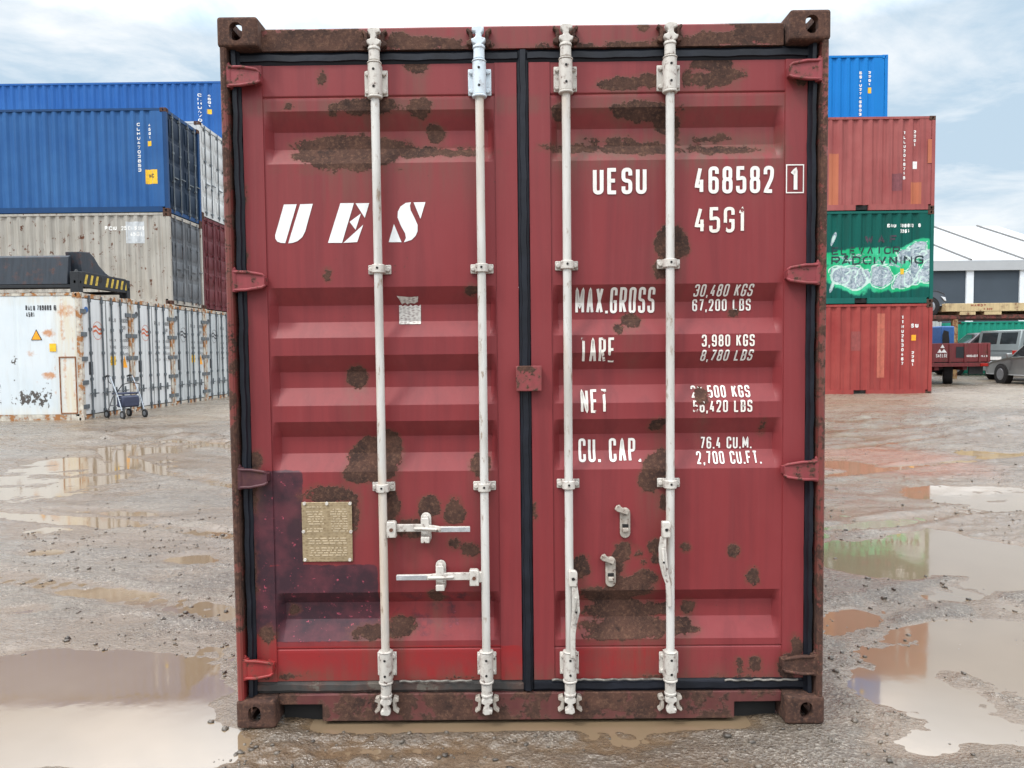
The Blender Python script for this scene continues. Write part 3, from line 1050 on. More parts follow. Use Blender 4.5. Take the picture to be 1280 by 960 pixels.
door_text('76.4 CU.M.', 878, 943, 547, 562, 2.0)
door_text('2,700 CU.FT.', 872, 953, 565, 580, 2.0)

# the big slanted stencil logo, outlines measured at 6.095x from (335, 240)
LOGO = [[(122, 96), (220, 94), (133, 390), (100, 388), (72, 378), (57, 355), (56, 330)], [(246, 94), (342, 91), (285, 300), (262, 345), (225, 375), (190, 388), (155, 392)],
        [(552, 86), (655, 85), (565, 388), (458, 388)], [(668, 87), (772, 85), (738, 198)], [(708, 165), (668, 288), (622, 228)], [(726, 250), (680, 382), (575, 388)],
        [(1050, 84), (1090, 79), (1082, 105), (1088, 140), (1120, 205), (1140, 250), (1140, 300), (1125, 335), (1095, 365), (1036, 384), (1052, 350), (1045, 315), (1012, 255), (988, 195), (990, 150), (1010, 112)],
        [(1110, 80), (1200, 78), (1162, 205)], [(960, 245), (1018, 383), (920, 383)]]
mb = MB()
bm = bmesh.new()
for poly in LOGO:
    vs = []
    for a, b in poly:
        p = at(335 + a / 6.095, 240 + b / 6.095, FY)
        vs.append(bm.verts.new((p.x, float(surf_l(np.array(p.x), np.array(p.z))) - .0025, p.z)))
    bm.faces.new(vs)
bmesh.ops.triangulate(bm, faces=bm.faces)
bmesh.ops.subdivide_edges(bm, edges=bm.edges, cuts=3, use_grid_fill=True)
for v in bm.verts:
    v.co.y = float(surf_l(np.array(v.co.x), np.array(v.co.z))) - .0018
bmesh.ops.recalc_face_normals(bm, faces=bm.faces)
me = bpy.data.meshes.new('logo')
bm.to_mesh(me)
bm.free()
me.materials.append(M['logo'])
lo = bpy.data.objects.new('logo', me)
COL.objects.link(lo)
lo.parent = door_l
with_wear(lo, peel_attr)

# data plate and torn decal
c0, c1 = at(379, 702, FY), at(440, 627, FY)
pl = MB().box(c0.x, c1.x, FY - .0065, FY - .002, c0.z, c1.z).build('data_plate', M['plate'], door_l, .002)
tx = MB()
for j in range(21):
    zz_ = c1.z - .022 - j * .0102
    for xa, xb in ((c0.x + .018, (c0.x + c1.x) / 2 - .012), ((c0.x + c1.x) / 2 + .008, c1.x - .018)) if j < 11 else ((c0.x + .018, c1.x - .018),):
        if random.random() < .12: continue
        q = xa + random.uniform(0, .02)
        while q < xb - .006:
            l = min(random.uniform(.005, .026), xb - q)
            tx.box(q, q + l, FY - .0075, FY - .0064, zz_, zz_ + .0046)
            q += l + random.uniform(.003, .010)
tx.build('plate_text', plain('plate_text', (0.47, 0.38, 0.26), 0.45), door_l, 0, False)
rv = MB()
for px, py in ((381, 629), (409, 629), (438, 629), (380, 664), (439, 664), (382, 699), (438, 699)):
    p = at(px, py, FY)
    rv.cyl((p.x, FY - .011, p.z), (p.x, FY - .005, p.z), .0065, .0075, 12)
rv.build('rivet', M['fitting'], door_l)
dm = MB()
fs_ = on_surf(surf_l)
pa, pb = at(497.5, 405, FY), at(524.5, 381, FY)
nz = 14
zs_ = np.linspace(pa.z, pb.z, nz)
xs_ = np.linspace(pa.x, pb.x, 12)
P = [[fs_(x, z + (0.004 * math.sin(i * 2.4) * (j == nz - 1))) for i, x in enumerate(xs_)] for j, z in enumerate(zs_)]
dm.add([p for r in P for p in r], [(j * 12 + i, j * 12 + i + 1, (j + 1) * 12 + i + 1, (j + 1) * 12 + i) for j in range(nz - 1) for i in range(11)])
tp = [(495, 369.5), (511, 371), (522, 370), (521, 377), (516, 379), (512, 378), (508, 380), (505, 377.5), (501, 380), (498, 374)]
ps = [at(a, b, FY) for a, b in tp]
dm.add([fs_(p.x, p.z) for p in ps], [tuple(range(len(ps)))])
dm.build('torn_decal', M['decal'], door_l, 0, False)


def strip_boxes(name, mat, parent, items, bevel=.008):
    mb = MB()
    for it in items: mb.box(*it)
    return mb.build(name, mat, parent, bevel, True, 3)


# door seals
GT0, GT1 = ZTOP, (Z(66, 450) + Z(58, 850)) / 2
GB0, GB1 = (Z(866, 450) + Z(863, 850)) / 2, ZBOT


def seal(mb, pts, r=.024, dep=.030, yb=FY + .02):
    """half-round rubber lip along a line"""
    (xa, za), (xb, zb) = pts
    d = Vector((xb - xa, zb - za))
    n = Vector((-d.y, d.x)).normalized()
    prof = [(-r, 0), (-r, .55), (-r * .55, .72), (-r * .45, 1.0), (r * .45, 1.0), (r * .55, .74), (r, .55), (r, 0)]
    k = max(2, int(d.length / .05))
    vs, fs = [], []
    for i in range(k + 1):
        t = i / k
        wob = .0018 * math.sin(i * 1.9 + xa * 9) + .0012 * math.sin(i * .73)
        for u, h in prof:
            vs.append((xa + d.x * t + n.x * (u + wob), yb - h * dep, za + d.y * t + n.y * (u + wob)))
    m = len(prof)
    for i in range(k):
        for j in range(m - 1):
            fs.append((i * m + j, i * m + j + 1, (i + 1) * m + j + 1, (i + 1) * m + j))
    mb.add(vs, fs)


gw = .026
cxg = (XL1 + XR0) / 2
gl, gr_ = (XL0 - 1.185) / 2, (XR1 + 1.185) / 2
zt, zb = (GT0 + GT1) / 2, (GB0 + GB1) / 2
mb = MB()
seal(mb, ((gl - .02, zt), (cxg - .02, zt)), (GT1 - GT0) / 2)
seal(mb, ((gl, GB0), (gl, GT1)), (XL0 + 1.185) / 2 - .001, .052)
mb.build('door_seal', M['rubber'], door_l)
mb = MB()
seal(mb, ((gl, zb), (cxg - .02, zb)), (GB1 - GB0) / 2, .027)
o = mb.build('door_seal', M['rubber_dust'], door_l)
o['label'] = 'dusty torn lower seal'
mb = MB()
seal(mb, ((cxg + .02, zt), (gr_ + .02, zt)), (GT1 - GT0) / 2)
seal(mb, ((gr_, GB0), (gr_, GT1)), (1.185 - XR1) / 2 - .001, .052)
seal(mb, ((cxg, GB0 + .01), (cxg, GT1 - .005)), .024, .036)
seal(mb, ((X(664), zb), (gr_, zb)), (GB1 - GB0) / 2, .029)
mb.build('door_seal', M['rubber'], door_r)

def sealant(x0, x1, zc):
    k = int((x1 - x0) / .012)
    pth = [(x0 + (x1 - x0) * i / k, FY - .012 + .004 * math.sin(i * 1.3), zc + .0015 * math.sin(i * .9) * math.sin(i * .37) + random.uniform(-.0008, .0008)) for i in range(k + 1)]
    return MB().tube(pth, .0042, 6)


for q0, q1, zz_ in ((X(690, 850), X(840, 850), ZBOT + .001), (X(905, 850), X(996, 850), ZBOT - .006)):
    sealant(q0, q1, zz_).build('torn_sealant', plain('torn_sealant', (0.16, 0.15, 0.135), 0.8, 0, 0.6, 30), door_r)
sealant(X(500, 850), X(590, 850), ZBOT + .001).build('torn_sealant', bpy.data.materials['torn_sealant'], door_l)

# corner posts
def post(sx, label=None):
    zs = np.arange(0.118, HC - .118, .02)
    zs = np.append(zs, HC - .118)
    prof = [(-1.213, .16), (-1.2135, .012), (-1.206, .004), (-1.194, .004), (-1.187, .012), (-1.187, .086), (-1.06, .088), (-1.06, .16)]
    P = np.array([[(sx * -1 * p[0] if sx > 0 else p[0], p[1], z) for p in prof] for z in zs])
    P[:, :, 0] += 0.003 * fbm(P[:, :, 2], P[:, :, 2] * 0, 1.3, 3, 8)
    x, z = P[:, :, 0], P[:, :, 2]
    wv = np.zeros(P.shape[:2] + (4,))
    wv[..., 0] = 0.52 + 0.07 * np.sin(z * 3 + sx)
    if sx < 0:
        b = 1 - sstep(Z(783), Z(775), z)
        wv[..., 2] = b
        wv[..., 0] = np.where(b > .5, 0.22, wv[..., 0])
    wv[..., 3] = .5
    return grid_obj('corner_post', P, M['door_red'], box, {'wear': wv.reshape(-1, 4)}, smooth=False, flip=sx < 0)


pL, pR = post(-1), post(1)
for sx in (-1, 1):
    for y, sy in ((0, 1), (12.192, -1)):
        for z, sz in ((HC, -1), (0, 1)):
            casting(box, 'front', (.162, .178, .118), sx * W2, y, z, -sx, sy, sz, M['casting_rust'])
    MB().box(sx * 1.06, sx * 1.213, 12.02, 12.18, .118, HC - .118).build('corner_post', M['frame_rust'], box, .006)

# header with its own wear
HZ0, HZ1 = GT1 + .001, 2.868
gx = np.arange(-1.057, 1.0571, .0121)
gz = np.concatenate([[HZ0], np.linspace(HZ0, HZ1, 16), [HZ1 + .004]])
A, B = np.meshgrid(gx, gz)
Yv = np.full(A.shape, .050)
B = B + .004 * fbm(A, A * 0, 1.6, 3, 4) * (B > HZ0 + .08)
Yv[0, :] = .13
Yv[-1, :] = .14
Yv[-2, :] = .056
wv = np.zeros(A.shape + (4,))
wv[..., 0] = np.maximum(rust_field(A, B, HRUST), 0.40 * sstep(HZ0 + .05, HZ0, B) + 0.16 + .25 * fbm(A, B, 3.0, 3, 14))
wv[..., 3] = .35
grid_obj('header', np.stack([A, Yv, B], -1), M['door_red'], box, {'wear': wv.reshape(-1, 4)})

# sill with its two fork openings
s0, s1 = Z(901, 500, .05), GB0 - .001
nx0, nx1, nz0 = X(347, 890, .05), X(403, 890, .05), Z(881, 380, .05)
mx0, mx1, mz0 = X(918, 890, .05), X(969, 890, .05), Z(877, 940, .05)
s0r = Z(896, 850, .05)
sb = MB()
sb.prism([(-1.057, s1), (-1.057, nz0), (nx1, nz0), (nx1, s0), (mx0, s0), (mx0, mz0), (1.057, mz0), (1.057, s1)], XZ, .050, .060)
sb.prism([(-1.056, s1 - .006), (nx1 + .002, s1 - .006), (mx0, s1 - .006), (1.056, s1 - .006), (1.056, s1), (-1.056, s1)], XZ, .0605, .15)
o = sb.build('sill', M['sill_mix'], box, .004)
MB().box(nx1, nx1 + .012, .0605, .5, s0 + .004, nz0 + .01).box(mx0 - .012, mx0, .0605, .5, s0r + .004, mz0 + .01).box(-1.05, nx1, .10, .11, -.015, nz0 + .01).box(mx0, 1.05, .10, .11, -.015, mz0 + .01).build('fork_pocket', M['hole'], box)  # black plates close the openings; the shade inside is put into their colour

# hull behind the doors
def corr_line(L0, L1, pitch=.278, depth=.042):
    """trapezoid corrugation: list of (position, depth)"""
    pts, s = [(L0, 0.0)], L0 + .03
    while s + pitch < L1 - .02:
        pts += [(s, 0), (s + .068, depth), (s + .068 + .072, depth), (s + .208, 0)]
        s += pitch
    pts.append((L1, 0.0))
    return pts


for sx in (-1, 1):
    ln = corr_line(.16, 12.03)
    P = np.array([[(sx * (1.205 - d), s, z) for s, d in ln] for z in (.16, HC - .06)])
    grid_obj('side_wall', P, M['side_red'], box, flip=sx < 0)
    MB().box(min(sx * 1.15, sx * 1.212), max(sx * 1.15, sx * 1.212), .16, 12.03, .03, .165).box(min(sx * 1.14, sx * 1.212), max(sx * 1.14, sx * 1.212), .16, 12.03, HC - .07, HC - .012).build('side_rail', M['side_red'], box, .004)
ln = corr_line(.12, 12.05)
grid_obj('roof', np.array([[(x, s, HC - .022 - d * .5) for s, d in ln] for x in (-1.15, 1.15)]), M['side_red'], box)
MB().box(-1.06, 1.06, 12.08, 12.13, .05, HC - .03).build('end_wall', M['side_red'], box)
MB().box(-1.15, 1.15, .16, 12.05, .028, .15).build('underframe', M['hole'], box)  # set low and coloured near-black to block light and darken the gap below

# hinges: a tongue from the post over the seal onto the leaf
def hinge(parent, sx, py, mat, tip_px):
    zc = Z(py, 300 if sx < 0 else 1010, .04)
    xp_, xt = sx * 1.196, X(tip_px, py, .04)
    h = .036
    mb = MB()
    w = abs(xt - xp_)
    s = 1 if xt > xp_ else -1
    poly = [(xp_, zc - h * 1.02), (xp_ + s * w * .45, zc - h * 1.0), (xp_ + s * w * .92, zc - h * .72), (xt, zc - h * .45), (xt, zc + h * .45), (xp_ + s * w * .92, zc + h * .72), (xp_ + s * w * .5, zc + h * .98), (xp_, zc + h * 1.02)]
    mb.prism(poly, XZ, .016, .036)
    mb.prism([(xt, zc - h * .45), (xt, zc + h * .45), (xt - s * .03, zc + h * .7), (xt - s * .03, zc - h * .7)], XZ, .036, FY)
    # raised upper and lower edges
    mb.tube([(poly[7][0], .016, poly[7][1]), (poly[6][0], .013, poly[6][1]), (poly[5][0], .016, poly[5][1]), (poly[4][0], .024, poly[4][1])], .0065, 8)
    mb.tube([(poly[0][0], .016, poly[0][1]), (poly[1][0], .013, poly[1][1]), (poly[2][0], .016, poly[2][1]), (poly[3][0], .024, poly[3][1])], .0065, 8)
    mb.cyl((sx * 1.186, .028, zc - h * 1.25), (sx * 1.186, .028, zc + h * 1.25), .0185, None, 14)
    mb.cyl((sx * 1.186, .028, zc + h * 1.25), (sx * 1.190, .022, zc + h * 1.45), .010, None, 10)
    return mb.build('hinge', M[mat], parent, .003)


for py, mt, tip in ((98, 'hinge_red', 326), (352, 'hinge_red', 333), (597, 'hinge_purple', 336), (834, 'hinge_bright', 343)):
    hinge(door_l, -1, py, mt, tip)
for py, mt, tip in ((90, 'hinge_red', 985), (343, 'hinge_red', 982), (587, 'hinge_red', 978), (828, 'hinge_rust', 976)):
    hinge(door_r, 1, py, mt, tip)

# customs lock plate over the middle seal
a, b = at(645, 489, .03), at(677, 457, .03)
lk = MB().box(a.x, b.x, .020, .034, a.z, b.z).box(a.x, a.x + .014, .034, FY, a.z + .004, b.z - .004).box(b.x - .014, b.x, .034, FY, a.z + .004, b.z - .004)
lk.build('lock_plate', worn_metal('lock_red', (0.25, 0.05, 0.055), 0.38, 34), door_r, .003)

# ------------------------------------------------------------------ locking bars
def disc_bolt(mb, x, z, y0, y1, r=.0105):
    mb.cyl((x, y1, z), (x, y0, z), r * 1.05, r * .9, 10)


def bearing(parent, x, zc, hh, w, mat, holes=True, y_face=FY):
    mb = MB()
    r = .0265
    mb.prism([(x - w / 2, zc - hh * .86), (x + w / 2, zc - hh * .86), (x + w / 2, zc + hh * .78), (x - w / 2, zc + hh * .78)], XZ, y_face - .010, y_face - .001)
    mb.cyl((x, BY, zc - hh), (x, BY, zc + hh), r, None, 24)
    mb.cyl((x, BY, zc + hh), (x, BY, zc + hh + .006), r * 1.1, None, 24)
    mb.cyl((x, BY, zc - hh - .010), (x, BY, zc - hh), r * 1.12, None, 24)
    mb.box(x - r, x + r, BY, y_face - .009, zc - hh, zc + hh)
    for sx in (-1, 1):
        for s in (-.62, .55):
            disc_bolt(mb, x + sx * (w / 2 - .013), zc + s * hh, y_face - .022, y_face - .009)
    o = mb.build('bearing_bracket', mat, parent, .003)
    h = MB()
    for s in (-.52, .55):
        h.cyl((x, BY - r - .0012, zc + s * hh), (x, BY - r + .006, zc + s * hh), .0052, None, 10)
    h.build('grease_hole', M['hole'], parent)
    return o


def clamp(parent, x, zc, mat):
    mb = MB()
    hh, w = .019, .094
    mb.prism([(x - w / 2, zc - hh), (x + w / 2, zc - hh), (x + w / 2, zc + hh), (x - w / 2, zc + hh)], XZ, FY - .009, FY - .001)
    prof = []
    for k in range(13):
        a = PI * k / 12
        prof.append((x + .0265 * math.cos(a), BY - .0245 * math.sin(a)))
    ring = prof + [(x - .0265, FY - .009), (x + .0265, FY - .009)]
    mb.prism(ring, XY, zc - hh * .9, zc + hh * .9)
    for sx in (-1, 1): disc_bolt(mb, x + sx * .035, zc, FY - .021, FY - .008, .011)
    mb.build('bar_clamp', mat, parent, .003)
    MB().cyl((x, BY - .0262, zc + .002), (x, BY - .02, zc + .002), .0048, None, 10).build('grease_hole', M['hole'], parent)


def cam_end(parent, x, z0, up, mat, flip=1):
    """z0: where the bearing ends; up = +1 at the top of the bar, -1 at the bottom"""
    mb = MB()
    q = lambda d: z0 + up * d
    mb.cyl((x, BY, q(.004)), (x, BY, q(.050)), .0225, .0215, 20)
    mb.cyl((x, BY, q(.046)), (x, BY, q(.060)), .0255, .0235, 20)
    # cam: forked hook
    pts = [(-.014, .058), (.014, .058), (.030 * 1, .066), (.036, .080), (.022, .084), (.013, .092), (.015, .108), (.032, .112), (.030, .128), (-.010, .132), (-.026, .124), (-.022, .110), (-.013, .102), (-.012, .088), (-.032, .082), (-.030, .070)]
    mb.prism([(x + flip * u * (.85 if up > 0 else .72), q(v)) for u, v in pts], XZ, BY - .020, BY + .012)
    o = mb.build('cam', mat, parent, .0035)
    kb = MB()
    for sx in (-1, 1):
        kb.prism([(x + sx * .030, q(.060)), (x + sx * .048, q(.066)), (x + sx * .050, q(.080)), (x + sx * .036, q(.086)), (x + sx * .040, q(.112)), (x + sx * .052, q(.122)), (x + sx * .046, q(.132)), (x + sx * .026, q(.118)), (x + sx * .024, q(.076))], XZ, .022, .0495)
    kb.build('cam_keeper', M['hinge_rust'] if up > 0 else M['fitting_grey'], parent, .003)
    return o


BARS = []
for i, (xt, xb_) in enumerate(((470, 480.5), (601.5, 605.8), (709, 710.8), (839, 836.5))):
    x = (at(xt, 150, BY).x + at(xb_, 780, BY).x) / 2
    pxm = (xt + xb_) / 2
    zt0, zt1 = at(xt, [120, 119, 114, 113][i], BY).z, at(xt, [80, 78, 75, 73][i], BY).z
    zb1, zb0 = at(xb_, 815, BY).z, at(xb_, [851, 850, 849, 848][i], BY).z
    mb = MB().cyl((x, BY, zb0 - .01), (x, BY, zt1 + .01), .0172, None, 24)
    bar = mb.build('locking_bar', M['bar_white'], box)
    fit = M['fitting_blue'] if i == 1 else M['fitting']
    bearing(bar, x, (zt0 + zt1) / 2, (zt1 - zt0) / 2, .094, fit)
    bearing(bar, x, (zb0 + zb1) / 2, (zb1 - zb0) / 2, .080, M['fitting'])
    clamp(bar, x, at(pxm, [336, 335, 331, 329][i], BY).z, M['fitting'])
    clamp(bar, x, at(pxm, [610, 609, 606, 605][i], BY).z, M['fitting'])
    cam_end(bar, x, zt1 + .006, 1, fit, 1 if i != 1 else -1)
    cam_end(bar, x, zb0 - .010, -1, M['fitting'], 1 if i % 2 else -1)
    BARS.append((bar, x))
    bar['label'] = ['locking bar with handle latched to the right', 'locking bar with pale blue top bracket and handle latched to the left', 'locking bar with low hanging handle', 'locking bar with hanging handle at its left'][i]


def catch(parent, px, py, closed=True, tilt=1):
    """handle catch on the door skin: slotted plate with a swivel bolt"""
    c = at(px, py, FY)
    x, z = c.x, c.z
    mb = MB()
    hw, hh = .0215, .064
    pts = []
    for k in range(9):
        a = PI * k / 8
        pts.append((x + hw * math.cos(a), z + hh - hw + hw * math.sin(a)))
    for k in range(9):
        a = PI + PI * k / 8
        pts.append((x + hw * math.cos(a), z - hh + hw + hw * math.sin(a)))
    mb.prism(pts, XZ, FY - .012, FY - .001)
    mb.cyl((x, FY - .026, z + hh - .020), (x, FY - .010, z + hh - .020), .010, .012, 10)
    if closed:
        mb.prism([(x - .017, z + .050), (x + .015, z + .050), (x + .016, z + .006), (x + .020, z - .002), (x + .010, z - .018), (x - .010, z - .018), (x - .020, z - .004), (x - .017, z + .004)], XZ, .0135, .022)
        mb.box(x - .018, x + .018, .012, FY - .005, z - .055, z - .030)
    else:
        mb.prism([(x - .046, z + .060), (x - .036, z + .052), (x + .010, z + .036), (x + .014, z + .056), (x - .016, z + .068), (x - .026, z + .080), (x - .038, z + .074)], XZ, FY - .030, FY - .013)
        mb.box(x - .012, x + .012, FY - .030, FY - .010, z - .034, z - .018)
        MB().box(x - .0125, x + .0125, FY - .0165, FY - .0115, z - .017, z - .004).cyl((x, FY - .029, z + hh - .020), (x, FY - .0262, z + hh - .020), .0075, None, 10).build('catch_slot', M['hole'], parent)
    o = mb.build('handle_catch', M['fitting'] if closed else M['fitting_grey'], parent, .003)
    return o


catch(door_l, 533, 659)
catch(door_l, 551.5, 718)
catch(door_r, 781, 653, False)
catch(door_r, 763, 714, False)

# handles
def handle_side(bar, bx, hub_px, hub_py, tip_px, tip_py, cat_px):
    s = 1 if tip_px > hub_px else -1
    hub, tip, mid = at(hub_px, hub_py, BY), at(tip_px, tip_py, BY), at(cat_px, hub_py, BY)
    mb = MB()
    mb.prism([(hub.x - .019, hub.z - .033), (hub.x + .019, hub.z - .033), (hub.x + .019, hub.z + .026), (hub.x + .012, hub.z + .033), (hub.x - .019, hub.z + .033)], XZ, BY - .021, BY + .013)
    mb.box(min(bx, hub.x), max(bx, hub.x), BY - .010, BY + .010, hub.z - .022, hub.z + .022)
    mb.build('handle_hub', M['fitting'], bar, .003)
    t, ax = .0135, hub.x + s * .019
    a2 = mid.x - s * .03
    a3 = mid.x + s * .055
    up = [(ax, hub.z + .018), (a2, hub.z + .018), (mid.x + s * .01, hub.z + .016), (a3, tip.z + .012), (tip.x, tip.z + .0115)]
    dn = [(tip.x, tip.z - .0095), (a3, tip.z - .011), (mid.x, hub.z - .010), (a2, hub.z - .012), (ax, hub.z - .012)]
    mb = MB().prism(up + dn, XZ, BY - .006, BY + .008)
    mb.tube([(a2 - s * .02, BY - .008, hub.z + .002), (mid.x, BY - .014, hub.z + .002), (a3, BY - .008, tip.z)], .006, 8)
    mb.build('handle', M['fitting'], bar, .002)
    g = MB().box(min(a3 + s * .006, tip.x + s * .001), max(a3 + s * .006, tip.x + s * .001), BY - .009, BY - .0062, tip.z - .0092, tip.z + .0108)
    g.build('handle_grip', M['steel'], bar, .001)
    MB().cyl((hub.x, BY - .024, hub.z), (hub.x, BY - .018, hub.z), .0078, None, 10).build('hub_bolt', M['bolt_rust'], bar)


handle_side(BARS[0][0], BARS[0][1], 490, 661, 587.5, 661.5, 533)
handle_side(BARS[1][0], BARS[1][1], 593, 721, 496, 722, 552)


def handle_down(bar, bx, hub_px, hub_py, pts_px):
    hub = at(hub_px, hub_py, BY - .02)
    mb = MB()
    mb.prism([(hub.x - .018, hub.z - .033), (hub.x + .018, hub.z - .033), (hub.x + .018, hub.z + .024), (hub.x + .010, hub.z + .033), (hub.x - .018, hub.z + .033)], XZ, BY - .040, BY - .014)
    mb.build('handle_hub', M['fitting'], bar, .004)
    L, Rr = [], []
    for px, py, hw in pts_px:
        p = at(px, py, BY - .03)
        L.append((p.x - hw, p.z))
        Rr.append((p.x + hw, p.z))
    mb = MB().prism(L + Rr[::-1], XZ, BY - .036, BY - .022)
    c = at(pts_px[2][0], pts_px[2][1], BY - .03)
    mb.tube([(at(p[0], p[1], BY - .03).x, BY - .038, at(p[0], p[1], BY - .03).z) for p in pts_px[1:4]], .0055, 8)
    mb.build('handle', M['fitting'], bar, .002)
    h = MB().cyl((hub.x, BY - .042, hub.z), (hub.x, BY - .038, hub.z), .0065, None, 10).cyl((c.x, BY - .0452, c.z), (c.x, BY - .040, c.z), .0045, None, 8)
    h.build('hub_bolt', M['hole'], bar)


handle_down(BARS[2][0], BARS[2][1], 716, 722, [(718, 732, .012), (719.5, 746, .014), (720, 764, .016), (717.5, 780, .012), (716, 792, .011), (716, 822, .010)])
handle_down(BARS[3][0], BARS[3][1], 832, 661, [(829, 671, .012), (828, 685, .015), (829, 702, .017), (831.5, 718, .013), (835, 730, .010), (836.5, 758, .009)])

# ------------------------------------------------------------------ the other containers of the yard
BW = 2.438


def wall_grid(L, H, z0, z1, zstep=None, y0=0.0, flip=False, xend=-.11, dx=None):
    ln = corr_line(-L + .11, xend)
    if dx:
        xs_ = sorted(set([round(a, 4) for a, _ in ln] + [round(v, 4) for v in np.arange(-L + .11, xend, dx)]))
        px_, pd_ = [a for a, _ in ln], [d for _, d in ln]
        ln = [(x, float(np.interp(x, px_, pd_))) for x in xs_]
    zs = [z0, z1] if not zstep else list(np.linspace(z0, z1, int((z1 - z0) / zstep)))
    return np.array([[(x, y0 + (d if not flip else -d), z) for x, d in ln] for z in zs])


def corr_depth(L, xend=-.11):
    ln = corr_line(-L + .11, xend)
    a, d = [q[0] for q in ln], [q[1] for q in ln]
    return lambda x: float(np.interp(x, a, d))


def yard_box(name, label, L, H, mat, loc, rz, group, cat='container', ends=True, pockets=False, dark=None, side=True, wear=None, doors=None, ribs=4, bars=True, cast=None, front_pocket=None):
    t = empty(name, loc, rz, label, cat, group)
    dark = dark or mat
    cm = cast or M['casting_rust']
    for x, sx in ((0, -1), (-L, 1)):
        for y, sy in ((0, 1), (BW, -1)):
            for z, sz in ((0, 1), (H, -1)):
                casting(t, 'long', (.178, .162, .118), x, y, z, sx, sy, sz, cm)
    for x0 in (-.10, -L + .004):
        for y0 in (.004, BW - .104):
            MB().box(x0, x0 + .096, y0, y0 + .10, .118, H - .118).build('corner_post', dark, t)
    for y0 in (.006, BW - .066):
        MB().box(-L + .178, -.178, y0, y0 + .06, H - .075, H - .012).build('top_rail', dark, t)
        b = MB()
        if pockets:
            for a0, a1 in ((-L + .178, -L / 2 - 1.205), (-L / 2 - .845, -L / 2 + .845), (-L / 2 + 1.205, -.178)):
                b.box(a0, a1, y0, y0 + .06, .012, .165)
        else:
            b.box(-L + .178, -.178, y0, y0 + .06, .012, .165)
        b.build('bottom_rail', dark, t)
        if pockets and y0 < 1:
            f = MB()
            for c in (-L / 2 - 1.025, -L / 2 + 1.025): f.box(c - .18, c + .18, y0 + .055, BW - .07, .03, .16)
            f.build('fork_pocket', M['hole'], t)
    if side:
        if wear is not None:
            P = wall_grid(L, H, .16, H - .07, .035, .014, dx=.04)
            grid_obj('side_wall', P, mat, t, {'wear': wear(P[..., 0], P[..., 2]).reshape(-1, 4)})
        else:
            grid_obj('side_wall', wall_grid(L, H, .16, H - .07, None, .014), mat, t)
        grid_obj('side_wall', wall_grid(L, H, .16, H - .07, None, BW - .014, True), mat, t, flip=True)
    MB().box(-L + .1, -.1, .066, BW - .066, H - .06, H - .03).build('roof', dark, t)
    MB().box(-L + .1, -.1, .066, BW - .066, .06, .12).build('floor', dark, t)
    MB().box(-L + .02, -L + .06, .1, BW - .1, .06, H - .06).build('end_wall', dark, t)
    MB().box(-.09, -.03, .16, BW - .16, H - .11, H - .014).build('header', dark, t)
    MB().box(-.09, -.03, .16, BW - .16, .02, .13).build('sill', dark, t)
    if doors:
        doors(t, H)
    elif ends:
        MB().box(-.09, -.05, .1, BW - .1, .12, H - .1).build('end_wall', dark, t)
    return t


def std_doors(mat, barm, sealm, ribs=4, bars=(.28, .56, .60 + .28, .60 + .56)):
    def f(t, H):
        y0, y1, z0, z1 = .115, BW - .115, .14, H - .125
        m = (y0 + y1) / 2
        MB().box(-.10, -.075, .1, BW - .1, .12, H - .1).build('door_seal', sealm, t)
        for a, b in ((y0, m - .012), (m + .012, y1)):
            d = MB().box(-.074, -.045, a, b, z0, z1).build('door', mat, t)
            r = MB()
            n = ribs
            hz = (z1 - z0 - .1) / n
            for k in range(n):
                zz = z0 + .05 + hz * k
                r.prism([(-.045, zz + .06), (-.020, zz + .14), (-.020, zz + hz - .10), (-.045, zz + hz - .04)], lambda u, v, q: (u, q, v), a + .10, b - .10)
            r.build('door_panel', mat, d)
            for s in (.27, .73):
                y = a + (b - a) * s
                br = MB().cyl((.0, y, .05), (.0, y, H - .05), .017, None, 8).build('locking_bar', barm, t)
                q = MB()
                for zz in (.16, .95, 1.75, H - .17): q.box(-.045, .018, y - .04, y + .04, zz - .03, zz + .03)
                q.build('bar_bracket', barm, br)
                MB().box(-.004, .020, y, y + .28, 1.02 + .1 * s, 1.05 + .1 * s).build('handle', barm, br)
    return f


def side_mark(t, s, x0, x1, z0, z1, sw, mat, cd=None, stack=False, y=.008, name='lettering', base=.014, gapf=.34):
    mb = MB()
    fn = (lambda u, v, k=0: (u, base + cd(u) - .004 - .001 * k, v)) if cd else (lambda u, v, k=0: (u, y - .001 * k, v))
    lettering(mb, s, x0, x1, z0, z1, sw, fn, 0, gapf, .05, 1, stack)
    return mb.build(name, mat, t, 0, False)


def side_patch(t, x0, x1, z0, z1, mat, cd=None, name='sticker', y=.006):
    mb = MB()
    n = max(1, int((x1 - x0) / .03))
    vs, fs = [], []
    for i in range(n + 1):
        x = x0 + (x1 - x0) * i / n
        yy = .014 + cd(x) - .003 if cd else y
        vs += [(x, yy, z0), (x, yy, z1)]
    for i in range(n): fs.append((2 * i, 2 * i + 2, 2 * i + 3, 2 * i + 1))
    return mb.add(vs, fs).build(name, mat, t, 0, False)


# --- left: row of containers with their door ends in line, long sides to the left
LP = at(105, 527, 13.3)
LR = R(0.0)
e_d = Vector((-math.sin(LR), math.cos(LR), 0))
PITCH = 2.19
BW = 2.17


def lpos(k, z): 
    p = LP + e_d * (PITCH * k)
    return (p.x, p.y, LP.z + z)


